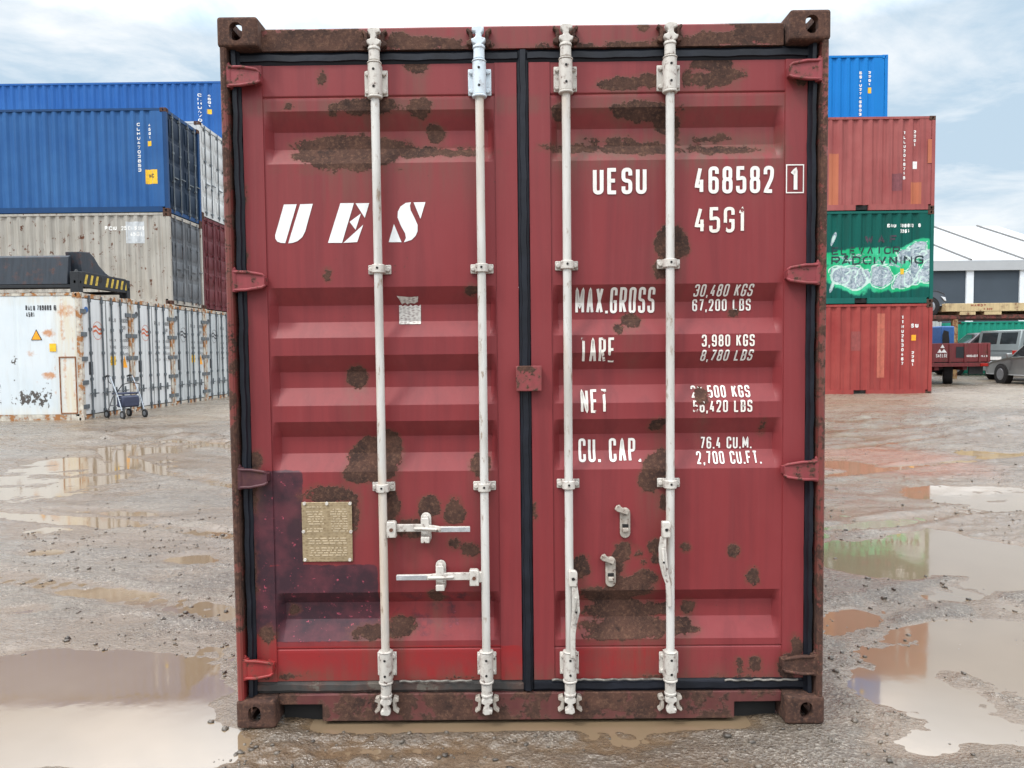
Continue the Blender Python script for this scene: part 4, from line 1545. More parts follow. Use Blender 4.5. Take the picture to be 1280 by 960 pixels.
H1, H2 = 2.925, 2.615
P_ = {}
P_['blue'] = box_paint('navy_blue_wall', (0.024, 0.095, 0.27), (0.040, 0.130, 0.32), 0.35, 0.03)
P_['bluedark'] = box_paint('dark_blue_frame', (0.014, 0.050, 0.14), (0.02, 0.065, 0.17), 0.4, 0.08)
P_['blue2'] = box_paint('royal_blue_wall', (0.016, 0.088, 0.30), (0.028, 0.115, 0.34), 0.3, 0.02)
P_['navydoor'] = box_paint('navy_door', (0.007, 0.016, 0.036), (0.014, 0.028, 0.05), 0.3, 0.05)
P_['beige'] = box_paint('beige_wall', (0.335, 0.315, 0.275), (0.44, 0.425, 0.39), 0.75, 0.55)
P_['greydoor'] = box_paint('slate_door', (0.085, 0.095, 0.108), (0.17, 0.18, 0.19), 0.6, 0.25)
P_['maroon'] = box_paint('maroon_door', (0.095, 0.022, 0.027), (0.15, 0.04, 0.045), 0.4, 0.1)
P_['white'] = box_paint('white_door', (0.46, 0.475, 0.475), (0.60, 0.62, 0.62), 0.35, 0.2)
P_['reefer'] = box_paint('reefer_white', (0.58, 0.61, 0.62), (0.67, 0.69, 0.69), 0.55, 0.22, 0.4)
P_['reefer_dim'] = box_paint('reefer_weathered', (0.44, 0.475, 0.49), (0.55, 0.58, 0.58), 0.7, 0.3, 0.45)
P_['reefer_frame'] = worn_metal('reefer_frame', (0.60, 0.57, 0.49), 0.42, 4.5, 0.5, (0.33, 0.15, 0.055), 0.25)
P_['reefer_bar'] = plain('galvanised_bar', (0.125, 0.145, 0.16), 0.5, 0.3, 0.25)
P_['pink'] = box_paint('faded_red_wall', (0.27, 0.068, 0.066), (0.35, 0.112, 0.105), 0.6, 0.14)
P_['redr'] = box_paint('red_wall', (0.26, 0.040, 0.038), (0.35, 0.075, 0.064), 0.6, 0.14)
P_['azure'] = box_paint('azure_wall', (0.006, 0.165, 0.50), (0.008, 0.185, 0.54), 0.08, 0.0)
P_['patch_or'] = box_paint('orange_primer', (0.40, 0.125, 0.070), (0.46, 0.16, 0.09), 0.5, 0.2)
P_['patch_pu'] = plain('purple_primer', (0.17, 0.045, 0.055), 0.6)


def reefer_wear_mat():
    m, nt, p = newmat('reefer_side')
    co = obj_co(nt)
    at_ = N(nt, 'ShaderNodeAttribute', attribute_name='wear')
    sp = N(nt, 'ShaderNodeSeparateColor', {0: at_.outputs['Color']})
    n = noise(nt, co, 7, 8, 0.7)
    n2 = noise(nt, scalev(nt, co, (9, 9, 1.0)), 1.2, 7, 0.7)
    col = mix(nt, mapr(nt, noise(nt, co, 0.9, 5), 0.35, 0.65), (0.58, 0.65, 0.69), (0.66, 0.71, 0.735))
    col = mix(nt, mapr(nt, n2, 0.50, 0.80, 0, 0.30), col, (0.42, 0.40, 0.35))
    col = mix(nt, math_(nt, 'MULTIPLY', sp.outputs[1], mapr(nt, n2, 0.25, 0.6), True), col, (0.62, 0.57, 0.45))
    stain = mapr(nt, math_(nt, 'ADD', sp.outputs[0], math_(nt, 'MULTIPLY', math_(nt, 'SUBTRACT', n, 0.5), 1.9)), 0.42, 0.85)
    col = mix(nt, math_(nt, 'MULTIPLY', stain, 0.85), col, (0.50, 0.21, 0.065))
    sc = mapr(nt, math_(nt, 'ADD', sp.outputs[2], math_(nt, 'MULTIPLY', math_(nt, 'SUBTRACT', noise(nt, scalev(nt, co, (1, 1, .8)), 9, 7, 0.7), 0.5), 1.8)), 0.50, 0.54)
    col = mix(nt, sc, col, (0.085, 0.075, 0.068))
    setp(nt, p, color=col, rough=0.5, spec=0.4)
    return m


P_['reefer_side'] = reefer_wear_mat()


def reefer_doors(side_mat, numbered, swirl=True, seed=0):
    def f(t, H):
        y0, y1, z0, z1 = .115, BW - .115, .15, H - .13
        m = (y0 + y1) / 2
        MB().box(-.10, -.065, .1, BW - .1, .12, H - .1).build('door_seal', M['rubber'], t)
        for i, (a, b) in enumerate(((y0, m - .014), (m + .014, y1))):
            d = MB().box(-.064, -.030, a + .012, b - .012, z0, z1).build('door', side_mat, t, .006)
            for s in (.28, .80) if i == 0 else (.20, .62):
                y = a + (b - a) * s
                br = MB().cyl((-.004, y, .05), (-.004, y, H - .05), .020, None, 8).build('locking_bar', P_['reefer_bar'], t)
                q = MB()
                for zz in (.20, .95, 1.55, 2.1, H - .17): q.box(-.030, .018, y - .035, y + .035, zz - .035, zz + .035)
                q.build('bar_bracket', P_['reefer_bar'], br)
                MB().box(.012, .026, y - .12, y + .22, .60, .63).box(.004, .026, y + .05, y + .09, .53, .72).build('handle', P_['reefer_bar'], br)
            yh = y0 if i == 0 else y1
            for zz in (.33, .88, 1.42, 1.98, 2.5):
                s = 1 if i == 0 else -1
                MB().box(-.03, .004, min(yh - s * .10, yh + s * .13), max(yh - s * .10, yh + s * .13), zz - .05, zz + .05).build('hinge', P_['reefer_bar'], d)
            e = MB()
            if i == 0:
                e.box(-.030, -.020, a + .20, a + .36, 1.05, 1.35).build('vent_cover', M['mark_dark'], d)
                k = MB()
                k.cyl((-.030, a + .17, H - .38), (-.024, a + .17, H - .38), .07, None, 16)
                k.build('round_mark', M['blue_dot'] if numbered else M['mark_dark'], d)
                # round company mark: ring with two slanted waves
                cy, cz = a + .60, H - .85
                rg = MB()
                for kk in range(20):
                    a0, a1 = 2 * PI * kk / 20, 2 * PI * (kk + .8) / 20
                    rg.add([(-.027, cy + r_ * math.cos(q), cz + r_ * 1.05 * math.sin(q)) for r_, q in ((.19, a0), (.19, a1), (.205, a1), (.205, a0))], [(0, 1, 2, 3)])
                for off in (.05, -.05):
                    pts = [(cy - .17, cz + off + .03), (cy - .06, cz + off + .055), (cy + .05, cz + off - .02), (cy + .17, cz + off - .01)]
                    for (u0, w0), (u1, w1) in zip(pts, pts[1:]):
                        rg.add([(-.0275, u0, w0 - .025), (-.0275, u1, w1 - .025), (-.0275, u1, w1 + .025), (-.0275, u0, w0 + .025)], [(0, 1, 2, 3)])
                rg.build('company_mark', M['logo_red'] if swirl else M['mark_dark'], d, 0, False)
            else:
                mk = MB()
                fn = lambda u, v, k=0: (-.026 + .0008 * k, u, v)
                lettering(mk, 'RALU', a + .10, a + .40, H - .62, H - .52, .014, fn, 0, .34, .1, 1)
                lettering(mk, '709009', a + .56, a + .98, H - .62, H - .52, .014, fn, 0, .34, .1, 1)
                lettering(mk, '45R1', a + .60, a + .86, H - .80, H - .70, .014, fn, 0, .34, .1, 1)
                for j in range(4):
                    lettering(mk, ('MAX', 'TARE', 'NET', 'CAP')[j], a + .10, a + .38, H - 1.10 - .17 * j, H - 1.03 - .17 * j, .011, fn, 0, .34, .1, 1)
                    lettering(mk, ('34000', '4600', '29400', '67.7')[j], a + .56, a + .92, H - 1.10 - .17 * j, H - 1.03 - .17 * j, .011, fn, 0, .34, .1, 1)
                mk.build('lettering', M['mark_dark'], d, 0, False)
                if seed in (0, 2):
                    MB().box(-.030, -.026, a + .12, a + .34, 1.25, 1.47).build('warning_sticker', M['yellow'], d)
                    MB().prism([(a + .62, 1.18), (a + .86, 1.18), (a + .74, 1.48)], lambda u, v, q: (q, u, v), -.030, -.026).build('warning_sticker', M['orange'], d)
    return f


def reefer_side_wear(x, z):
    r = np.zeros(np.shape(x)); y = np.zeros(np.shape(x)); s = np.zeros(np.shape(x))
    y = np.maximum(sstep(-.75, -.30, x), 0.55 * (1 - sstep(.1, .45, z)))
    y = np.maximum(y, 0.5 * sstep(2.55, 2.75, z) * sstep(-2.4, -.6, x))
    for cx, cz, rx, rz, g in ((-.73, 2.0, .16, .11, .8), (-.42, 2.3, .06, .7, .62), (-.30, 2.5, .25, .2, .6), (-.75, 1.05, .17, .10, .8), (-1.15, 1.55, .13, .10, .5), (-.40, .95, .05, .9, .55), (-.62, 1.3, .03, .9, .45), (-1.05, .9, .03, .7, .3), (-.2, 1.0, .05, 1.5, .45)):
        rho = np.sqrt(((x - cx) / rx) ** 2 + ((z - cz) / rz) ** 2)
        r = np.maximum(r, (g + .06) * np.clip(1.5 - rho, 0, 1))
    for cx, cz, rx, rz, g in ((-1.25, .55, .28, .20, .5), (-.95, .55, .16, .24, .48), (-1.5, .5, .22, .14, .42), (-1.55, 1.4, .09, .12, .5), (-1.58, .98, .06, .06, .5), (-1.88, .6, .04, .45, .42), (-.80, .6, .10, .3, .42), (-2.3, .6, .05, .3, .4), (-1.2, .45, .5, .1, .45), (-3.2, .5, .9, .2, .36), (-5.5, .5, 1.2, .2, .4), (-8.5, .6, 1.4, .25, .4)):
        rho = np.sqrt(((x - cx) / rx) ** 2 + ((z - cz) / rz) ** 2)
        s = np.maximum(s, (g + .06) * np.clip(1.6 - rho, 0, 1))
    return np.stack([r, y, s, np.ones(np.shape(x))], -1)


def reefer(k, label, side_mat, numbered, swirl):
    t = yard_box('refrigerated_container', label, 12.192, H1, P_['reefer_dim'], lpos(k, 0), LR, 'white refrigerated containers at the bottom of the left stack', 'reefer', dark=P_['reefer_frame'], side=False,
                 doors=reefer_doors(side_mat, numbered, swirl, k), cast=P_['reefer_frame'])
    ln = list(np.arange(-12.08, -.1, .06)) + [-.10]
    zs = list(np.linspace(.17, H1 - .08, 64))
    P = np.array([[(x, .016 + .008 * (abs(((x + .55) % .46) - .23) > .215), z) for x in ln] for z in zs])
    grid_obj('side_wall', P, P_['reefer_side'], t, {'wear': reefer_side_wear(P[..., 0], P[..., 2]).reshape(-1, 4)})
    MB().box(-12.1, -.1, BW - .03, BW - .014, .17, H1 - .08).build('side_wall', P_['reefer_dim'], t)
    return t


rf = reefer(0, 'nearest white reefer, its rust-streaked long side and doors facing the yard', P_['reefer'], True, True)
reefer(1, 'second white reefer in the row, nothing stacked on it, behind the rollator', P_['reefer'], False, True)
reefer(2, 'third white reefer in the row, under the beige container', P_['reefer_dim'], False, False)
reefer(3, 'fourth white reefer in the row, under the dark red container', P_['reefer_dim'], False, False)
# markings on the near reefer's side
k_ = 16.2 / 900


def RX(px): return (px - 105) * k_
def RZ(py): return (527 - py) * k_


side_mark(rf, 'RALU', RX(36.5), RX(48.5), RZ(387), RZ(380.5), .022, M['mark_dark'], None, y=.012)
side_mark(rf, '709009', RX(51), RX(69), RZ(387), RZ(380.5), .022, M['mark_dark'], None, y=.012)
side_mark(rf, '6', RX(72), RX(75), RZ(387), RZ(380.5), .022, M['mark_dark'], None, y=.012)
side_mark(rf, '45R1', RX(37), RX(47.5), RZ(395), RZ(389), .020, M['mark_dark'], None, y=.012)
MB().prism([(RX(42), RZ(424)), (RX(56), RZ(424)), (RX(49), RZ(410.5))], XZ, .006, .013).build('warning_sticker', M['mark_dark'], rf)
MB().prism([(RX(43.4), RZ(423.3)), (RX(54.6), RZ(423.3)), (RX(49), RZ(412.3))], XZ, .003, .005).build('warning_sticker', M['orange'], rf)
MB().box(RX(65), RX(73), .004, .013, RZ(438.5), RZ(428.5)).build('warning_sticker', M['yellow'], rf)
fr = MB()
for a in ((76, 77.3, 445, 517), (96.2, 97.5, 445, 517), (77.3, 96.2, 445, 446.4), (77.3, 96.2, 515.6, 517)):
    fr.box(RX(a[0]), RX(a[1]), .002, .018, RZ(a[3]), RZ(a[2]))
fr.build('access_panel', worn_metal('panel_rust', (0.40, 0.22, 0.13), 0.6, 9, 0.6, (0.22, 0.085, 0.035)), rf)

# tier above: beige on row 2, blue on the beige; maroon and white on row 3; long blue at the back
G_ = 'containers in the tall left stack'
cdL = corr_depth(12.192)
bz = yard_box('container', 'beige weathered container between the white reefers and the blue container', 12.192, H2, P_['beige'], lpos(2, H1), LR, G_, dark=P_['beige'], doors=std_doors(P_['greydoor'], P_['greydoor'], M['rubber_dust']))
side_mark(bz, 'PCIU 250 690', -1.85, -.72, 2.12, 2.24, .03, M['mark_white'], cdL)
side_patch(bz, -1.25, -.72, 1.75, 2.36, plain('pale_patch', (0.50, 0.53, 0.55), 0.6), cdL, 'paint_patch')
side_mark(bz, '45G1', -1.15, -.80, 1.95, 2.07, .028, M['mark_white'], cdL)
bl = yard_box('container', 'blue container with big yellow sticker, on top of the beige one', 12.192, H1, P_['blue'], lpos(2, H1 + H2), LR, G_, dark=P_['bluedark'], doors=std_doors(P_['navydoor'], P_['reefer_bar'], M['rubber']))
side_mark(bl, 'CLHU4702853', -.86, -.76, 1.15, 2.55, .022, M['mark_white'], cdL, True)
side_mark(bl, '45G1', -.53, -.45, 2.05, 2.52, .022, M['mark_white'], cdL, True)
side_patch(bl, -.56, -.44, 1.86, 2.00, M['yellow'], cdL)
side_patch(bl, -.64, -.30, .80, 1.20, M['yellow'], cdL)
side_mark(bl, 'HC', -.55, -.39, .97, 1.08, .022, M['mark_dark'], cdL, base=.011)
mr = yard_box('container', 'dark red container with closed doors above the fourth reefer', 12.192, H1, P_['maroon'], lpos(3, H1), LR, G_, dark=P_['maroon'], doors=std_doors(P_['maroon'], P_['maroon'], M['rubber'], 5))
wc = yard_box('container', 'dirty white container with closed doors, beside the blue one', 12.192, H1, P_['white'], lpos(3, 2 * H1), LR, G_, dark=P_['white'], doors=std_doors(P_['white'], P_['reefer_bar'], M['rubber_dust'], 5))
zb4 = at(260, 101, lpos(4, 0)[1]).z - H1 - LP.z
for zq, hq in ((0, H1), (H1, H1)):
    yard_box('container', 'container hidden beneath the long royal blue one at the back', 12.192, hq, P_['beige'], lpos(4, zq), LR, G_)
lift = zb4 - 2 * H1
yard_box('container', 'container hidden beneath the long royal blue one at the back', 12.192, lift, P_['blue2'], lpos(4, 2 * H1), LR, G_)
b4 = yard_box('container', 'royal blue container at the very top back of the left stack', 12.192, H1, P_['blue2'], lpos(4, zb4), LR, G_, dark=P_['blue2'])
side_mark(b4, 'CLHU4703017', -.98, -.86, 1.0, 2.55, .026, M['mark_white'], cdL, True)
side_mark(b4, '45G1', -.64, -.54, 2.05, 2.52, .026, M['mark_white'], cdL, True)
side_patch(b4, -.67, -.52, 1.82, 1.98, M['yellow'], cdL)

# folded flat rack on the near reefer
fk = empty('folded_flat_rack', lpos(0, H1), LR, 'dark grey folded flat rack with yellow and black hazard stripes, on the nearest reefer', 'flat rack')
P_['rack'] = worn_metal('rack_grey', (0.034, 0.043, 0.056), 0.10, 6, 0.5)
P_['rack_dark'] = plain('rack_dark', (0.026, 0.029, 0.033), 0.6, 0, 0.15, 12, 0.25)
fh = .46
for x, sx in ((0, -1), (-12.192, 1)):
    for y, sy in ((0, 1), (BW, -1)):
        o = casting(fk, 'rack', (.20, .162, fh), x, y, 0, sx, sy, 1, P_['rack_dark'])
MB().box(-.14, -.012, .162, BW - .162, .13, fh + .02).build('end_beam', P_['rack_dark'], fk, .01)
MB().box(-12.1, -12.0, .162, BW - .162, .13, fh + .02).build('end_beam', P_['rack_dark'], fk, .01)
st_ = MB()
for j in range(9):
    if j == 3: continue
    y = .22 + j * .215
    st_.prism([(y, .20), (y + .085, .20), (y + .165, .42), (y + .08, .42)], lambda u, v, q: (q, u, v), -.012, -.008)
st_.build('hazard_stripes', plain('hazard_yellow', (0.50, 0.36, 0.05), 0.6, 0, 0.4), fk, 0, False)
MB().cyl((-.011, .87, .36), (-.006, .87, .36), .075, None, 16).build('pin_hole', M['hole'], fk)
MB().box(-11.99, -.20, .02, .18, .10, .17).box(-11.99, -.20, BW - .18, BW - .02, .10, .17).build('side_rail', P_['rack_dark'], fk, .008)
MB().prism([(.02, .18), (.09, .80), (.17, .84), (.19, .84), (.19, .18)], lambda u, v, q: (q, u, v), -11.9, -.27).build('folded_wall', P_['rack'], fk, .01)
MB().box(-11.9, -.3, .2, BW - .2, .25, .36).build('deck', P_['rack_dark'], fk)
MB().prism([(.30, fh), (.22, .93), (.62, .97), (.80, .88), (1.0, .70), (1.25, .56), (1.55, fh)], lambda u, v, q: (q, u, v), -.42, -.10).build('hinge_gusset', P_['rack'], fk, .01)
MB().cyl((-.10, .09, fh), (-.10, .09, fh + .06), .05, .02, 10).build('twist_lock', P_['rack_dark'], fk)

# rollator parked by the reefer doors
rl = LP + e_d * .62 + Vector((.62, 0, 0))
ro = empty('rollator', (rl.x, rl.y, ground_z(rl.x, rl.y) - .005), LR + R(-30), 'blue and grey wheeled walker parked before the reefer doors', 'rollator')
P_['chrome'] = plain('walker_tube', (0.34, 0.37, 0.41), 0.35, 0.7)
P_['navy'] = plain('walker_blue', (0.035, 0.045, 0.085), 0.6)
for s in (-1, 1):
    y = s * .27
    MB().tube([(.32, y, .12), (.16, y, .50), (-.02, y, .80), (-.14, y, .98)], .014).tube([(-.30, y, .12), (-.05, y, .50), (.10, y, .62)], .014).build('side_frame', P_['chrome'], ro)
    MB().tube([(-.14, y, .98), (-.22, y, 1.0), (-.33, y, .97)], .024).build('hand_grip', M['black'], ro)
    MB().tube([(-.24, y * .98, .97), (-.20, y * .98, .86), (-.12, y * .98, .82)], .010).build('brake_lever', M['black'], ro)
    for x in (.32, -.30):
        wq = MB()
        wq.cyl((x, y - .018, .10), (x, y + .018, .10), .10, None, 20)
        ww = wq.build('wheel', M['tyre'], ro, .008)
        MB().cyl((x, y - .022, .10), (x, y + .022, .10), .055, None, 16).build('wheel_hub', P_['chrome'], ww)
MB().box(-.14, .16, -.24, .24, .56, .60).build('seat', P_['navy'], ro, .015)
MB().box(-.02, .24, -.21, .21, .26, .53).build('bag', P_['navy'], ro, .04)
MB().tube([(.12, -.27, .62), (.24, -.2, .80), (.26, 0, .84), (.24, .2, .80), (.12, .27, .62)], .012).build('back_strap', M['black'], ro)
MB().tube([(.16, -.27, .45), (.16, .27, .45)], .012).tube([(-.18, -.27, .30), (-.18, .27, .30)], .012).build('cross_bar', P_['chrome'], ro)

# --- right stack: three 20 ft boxes, a fourth tier on the row behind
BW = 2.438
RYY = 17.3
RP = at(1164.5, 494, RYY)
GR = 'containers in the right-hand stack'
L20 = 6.058
cd20 = corr_depth(L20)
kr = (RYY - CL.y) / 900
GAP = .004
H20 = 2.572


def QX(px): return (px - 1164.5) * kr
def QZ(py, base): return (base - py) * kr


r1 = yard_box('container', 'bottom red container of the right stack, standing on the ground', L20, H20, P_['redr'], (RP.x, RP.y, RP.z), 0, GR, pockets=True)
side_mark(r1, 'TTNU2530467', QX(1127), QX(1130), .85, 2.27, .024, M['mark_white'], cd20, True)
side_mark(r1, '22G1', QX(1140), QX(1143), .82, 1.27, .024, M['mark_white'], cd20, True)
side_mark(r1, 'SU', QX(1139), QX(1147), QZ(408, 492.5), QZ(403, 492.5), .03, M['mark_white'], cd20)
side_patch(r1, QX(1139.5), QX(1144.5), QZ(424, 492.5), QZ(417, 492.5), M['orange'], cd20)
side_patch(r1, QX(1096), QX(1106), QZ(470, 492.5), QZ(390, 492.5), plain('red_repaint', (0.43, 0.115, 0.075), 0.6), cd20, 'paint_patch')
side_patch(r1, QX(1064), QX(1076), QZ(436, 492.5), QZ(412, 492.5), plain('dark_repaint', (0.25, 0.055, 0.05), 0.6), cd20, 'paint_patch')
z2 = H20 + GAP


def graffiti_wear(x, z):
    b = 378.5
    halo = np.zeros(np.shape(x)); fill = np.zeros(np.shape(x)); line = np.zeros(np.shape(x))
    blobs = [(1062, 345, 22, 14), (1050, 342, 14, 11), (1078, 346, 9, 12), (1101, 345, 16, 13), (1128, 350, 13, 11), (1140, 343, 10, 14), (1160, 340, 13, 15), (1135, 318, 16, 8), (1146, 309, 12, 7), (1118, 326, 40, 9), (1072, 322, 36, 10), (1158, 320, 12, 8)]
    for px, py, rx, ry in blobs:
        X0, Z0, a, c = QX(px), QZ(py, b), rx * kr, ry * kr
        th = np.arctan2((z - Z0) / c, (x - X0) / a)
        rho = np.sqrt(((x - X0) / a) ** 2 + ((z - Z0) / c) ** 2) * (1 + .20 * np.sin(2 * th + px) * .5 + .10 * np.sin(3 * th + px * 1.7 + py) + .05 * np.sin(5 * th + py))
        line = np.maximum(line, .9 * np.exp(-((np.abs(rho - .42 - .2 * np.sin(2 * th + py))) / .10) ** 2) * (np.sin(th * 1.5 + px) > -.2))
        halo = np.maximum(halo, np.clip(1.75 - rho, 0, 1))
        low = 1.0 if py > 335 or px > 1130 else 0.45
        fill = np.maximum(fill, low * np.clip((1.12 - rho) * 2.2, 0, 1))
        line = np.maximum(line, (low > .5) * np.exp(-((rho - 1.0) / .09) ** 2))
    for px, py, rx, ry in ((1041, 298, 2.5, 8), (1040, 356, 2.5, 8)):
        rho = np.sqrt(((x - QX(px) - (z - QZ(py, b)) * .35) / (rx * kr)) ** 2 + ((z - QZ(py, b)) / (ry * kr)) ** 2)
        fill = np.maximum(fill, np.clip((1.3 - rho) * 2, 0, 1))
        line = np.maximum(line, np.clip((1.0 - rho) * 2, 0, 1))
    return np.stack([halo, fill, line, np.ones(np.shape(x))], -1)


def graffiti_mat():
    m, nt, p = newmat('green_graffiti_wall')
    co = obj_co(nt)
    at_ = N(nt, 'ShaderNodeAttribute', attribute_name='wear')
    sp = N(nt, 'ShaderNodeSeparateColor', {0: at_.outputs['Color']})
    n = noise(nt, co, 3.2, 7, 0.65, 1.5)
    col = mix(nt, mapr(nt, noise(nt, scalev(nt, co, (5, 5, .4)), 1.2, 5), 0.4, 0.7), (0.004, 0.092, 0.075), (0.006, 0.065, 0.054))
    hz = mapr(nt, math_(nt, 'ADD', sp.outputs[0], math_(nt, 'MULTIPLY', math_(nt, 'SUBTRACT', n, 0.5), 0.7)), 0.32, 0.52)
    col = mix(nt, hz, col, mix(nt, mapr(nt, noise(nt, co, 1.1, 3), 0.42, 0.6), (0.012, 0.36, 0.15), (0.06, 0.50, 0.28)))
    fz = mapr(nt, math_(nt, 'ADD', sp.outputs[1], math_(nt, 'MULTIPLY', math_(nt, 'SUBTRACT', n, 0.5), 0.9)), 0.46, 0.53)
    gcol = mix(nt, mapr(nt, noise(nt, scalev(nt, co, (1, 1, 1)), 5.5, 8, 0.72, 2.5), 0.40, 0.62), (0.16, 0.22, 0.27), (0.52, 0.58, 0.62))
    col = mix(nt, fz, col, gcol)
    lz = mapr(nt, math_(nt, 'ADD', sp.outputs[2], math_(nt, 'MULTIPLY', math_(nt, 'SUBTRACT', n, 0.5), 0.8)), 0.55, 0.75)
    col = mix(nt, lz, col, (0.50, 0.66, 0.60))
    setp(nt, p, color=col, rough=0.5, spec=0.15)
    return m


P_['green'] = box_paint('green_frame', (0.008, 0.095, 0.080), (0.012, 0.12, 0.10), 0.3, 0.05)
gc = yard_box('container', 'green container covered in graffiti lettering, second from the ground', L20, H20, graffiti_mat(), (RP.x, RP.y, RP.z + z2), 0, GR, pockets=True, wear=graffiti_wear, dark=P_['green'])
DT = plain('graffiti_dark', (0.012, 0.035, 0.040), 0.6)
b2 = 378.5
side_mark(gc, 'ELEVATOR', QX(1039), QX(1123), QZ(317.5, b2), QZ(308, b2), .042, DT, cd20, gapf=.30)
side_mark(gc, 'RÅDGIVNING', QX(1038.5), QX(1152), QZ(330, b2), QZ(319.5, b2), .046, DT, cd20, gapf=.26)
side_mark(gc, 'WAF', QX(1080), QX(1120), QZ(304, b2), QZ(294, b2), .05, plain('graffiti_maroon', (0.05, 0.035, 0.05), 0.6), cd20, gapf=.5)
side_mark(gc, 'BIIU', QX(1107), QX(1118.5), QZ(284.7, b2), QZ(280.3, b2), .026, M['mark_white'], cd20)
side_mark(gc, '180013', QX(1123), QX(1140), QZ(284.7, b2), QZ(280.3, b2), .026, M['mark_white'], cd20)
side_mark(gc, '8', QX(1145), QX(1148), QZ(284.7, b2), QZ(280.3, b2), .026, M['mark_white'], cd20)
side_mark(gc, '22G1', QX(1123), QX(1134), QZ(291.5, b2), QZ(287, b2), .026, M['mark_white'], cd20)
side_patch(gc, QX(1123.5), QX(1129), QZ(342.5, b2), QZ(335.5, b2), M['yellow'], cd20)
z3 = 2 * (H20 + GAP)
pk = yard_box('container', 'faded pinkish red container with orange primer patches, third from the ground', L20, H20, P_['pink'], (RP.x, RP.y, RP.z + z3), 0, GR, pockets=True)
b3 = 262
side_mark(pk, 'TLLU2046718', QX(1126), QX(1129), QZ(224, b3), QZ(164, b3), .024, M['mark_white'], cd20, True)
side_mark(pk, '22G1', QX(1138.5), QX(1141.5), QZ(184, b3), QZ(163, b3), .024, M['mark_white'], cd20, True)
side_patch(pk, QX(1137.5), QX(1143), QZ(211.5, b3), QZ(202.5, b3), M['mark_white'], cd20)
side_patch(pk, QX(1034), QX(1046), QZ(256, b3), QZ(192, b3), P_['patch_or'], cd20, 'paint_patch')
side_patch(pk, QX(1135), QX(1148), QZ(255, b3), QZ(228, b3), P_['patch_or'], cd20, 'paint_patch')
side_patch(pk, QX(1112), QX(1125), QZ(238, b3), QZ(217, b3), P_['patch_pu'], cd20, 'paint_patch')
side_patch(pk, QX(1155), QX(1160), QZ(205, b3), QZ(176, b3), P_['patch_or'], None, 'paint_patch', .0012)
RY2 = RYY + BW + .08
tb = at(1110.5, 68, RY2)
zb = tb.z - H20
for i in range(3):
    yard_box('container', 'container hidden beneath the azure one in the back row', L20, H20, P_['redr'], (tb.x, RY2, zb - (3 - i) * (H20 + GAP)), 0, GR)
az = yard_box('container', 'bright azure blue container at the top back of the right stack', L20, H20, P_['azure'], (tb.x, RY2, zb), 0, GR, dark=P_['azure'], cast=P_['azure'])
k2 = (RY2 - CL.y) / 900
side_mark(az, 'BSIU2746603', (1076 - 1110.5) * k2, (1079.5 - 1110.5) * k2, (170 - 141) * k2, (170 - 86) * k2, .028, M['mark_white'], cd20, True)
side_mark(az, '22G1', (1087 - 1110.5) * k2, (1090.5 - 1110.5) * k2, (170 - 105) * k2, (170 - 86) * k2, .028, M['mark_white'], cd20, True)
side_patch(az, (1086.5 - 1110.5) * k2, (1091 - 1110.5) * k2, (170 - 114) * k2, (170 - 107) * k2, M['yellow'], cd20)

# ------------------------------------------------------------------ behind the right stack
# white frame hall
HY, HR = 57.0, 70.0
hx0 = at(1212, 325, HY).x
eav = at(1212, 327, HY).z
rid = at(1200, 284.5, HR).z
hxr = at(1246, 285, HR).x
bay = at(1279, 325, HY).x - hx0
hall = empty('frame_hall', (hx0, HY, 0), 0, 'large white roofed frame hall with dark grey wall panels behind the yard', 'hall')
P_['pvc'] = plain('white_pvc', (0.36, 0.375, 0.39), 0.5, 0, 0.04, 0.6)
P_['hallwall'] = plain('hall_grey', (0.050, 0.066, 0.085), 0.6, 0, 0.08, 0.5, 0.3)
P_['alu'] = plain('white_post', (0.66, 0.70, 0.74), 0.5, 0, 0.06, 2)
xL, xR = -6 * bay, hxr - hx0
HD = 2 * (HR - HY)
MB().prism([(-.25, eav - .05), (HD / 2, rid), (HD + .25, eav - .05), (HD + .25, eav + .05), (HD / 2, rid + .12), (-.25, eav + .07)], YZ, xL, xR).build('roof', P_['pvc'], hall, 0, False)
MB().box(xL, xR, -.30, -.16, eav - .75, eav - .06).build('fascia', P_['pvc'], hall)
x = -6 * bay
while x < xR + .1:
    xe = min(x + bay, xR)
    if xe - x > .5:
        MB().box(x + .3, xe - .3, .02, .12, -.2, eav - .6).build('wall_panel', P_['hallwall'], hall)
    MB().box(x - .3, x + .3, -.12, .14, -.2, eav - .2).build('post', P_['alu'], hall)
    MB().tube([(x, -.2, eav + .12), (x, HD / 2, rid + .17)], .09, 6).build('rafter', plain('rafter_grey', (0.16, 0.16, 0.16), 0.9, 0, 0.1, 2, 0.1) if 'rafter_grey' not in bpy.data.materials else bpy.data.materials['rafter_grey'], hall)
    x += bay
MB().prism([(0, -.2), (0, eav - .1), (HD / 2, rid - .1), (HD, eav - .1), (HD, -.2)], YZ, xR - .12, xR - .02).build('gable_wall', P_['hallwall'], hall)
MB().box(xL, xR, HD - .1, HD, -.2, eav - .1).build('wall_panel', P_['hallwall'], hall)

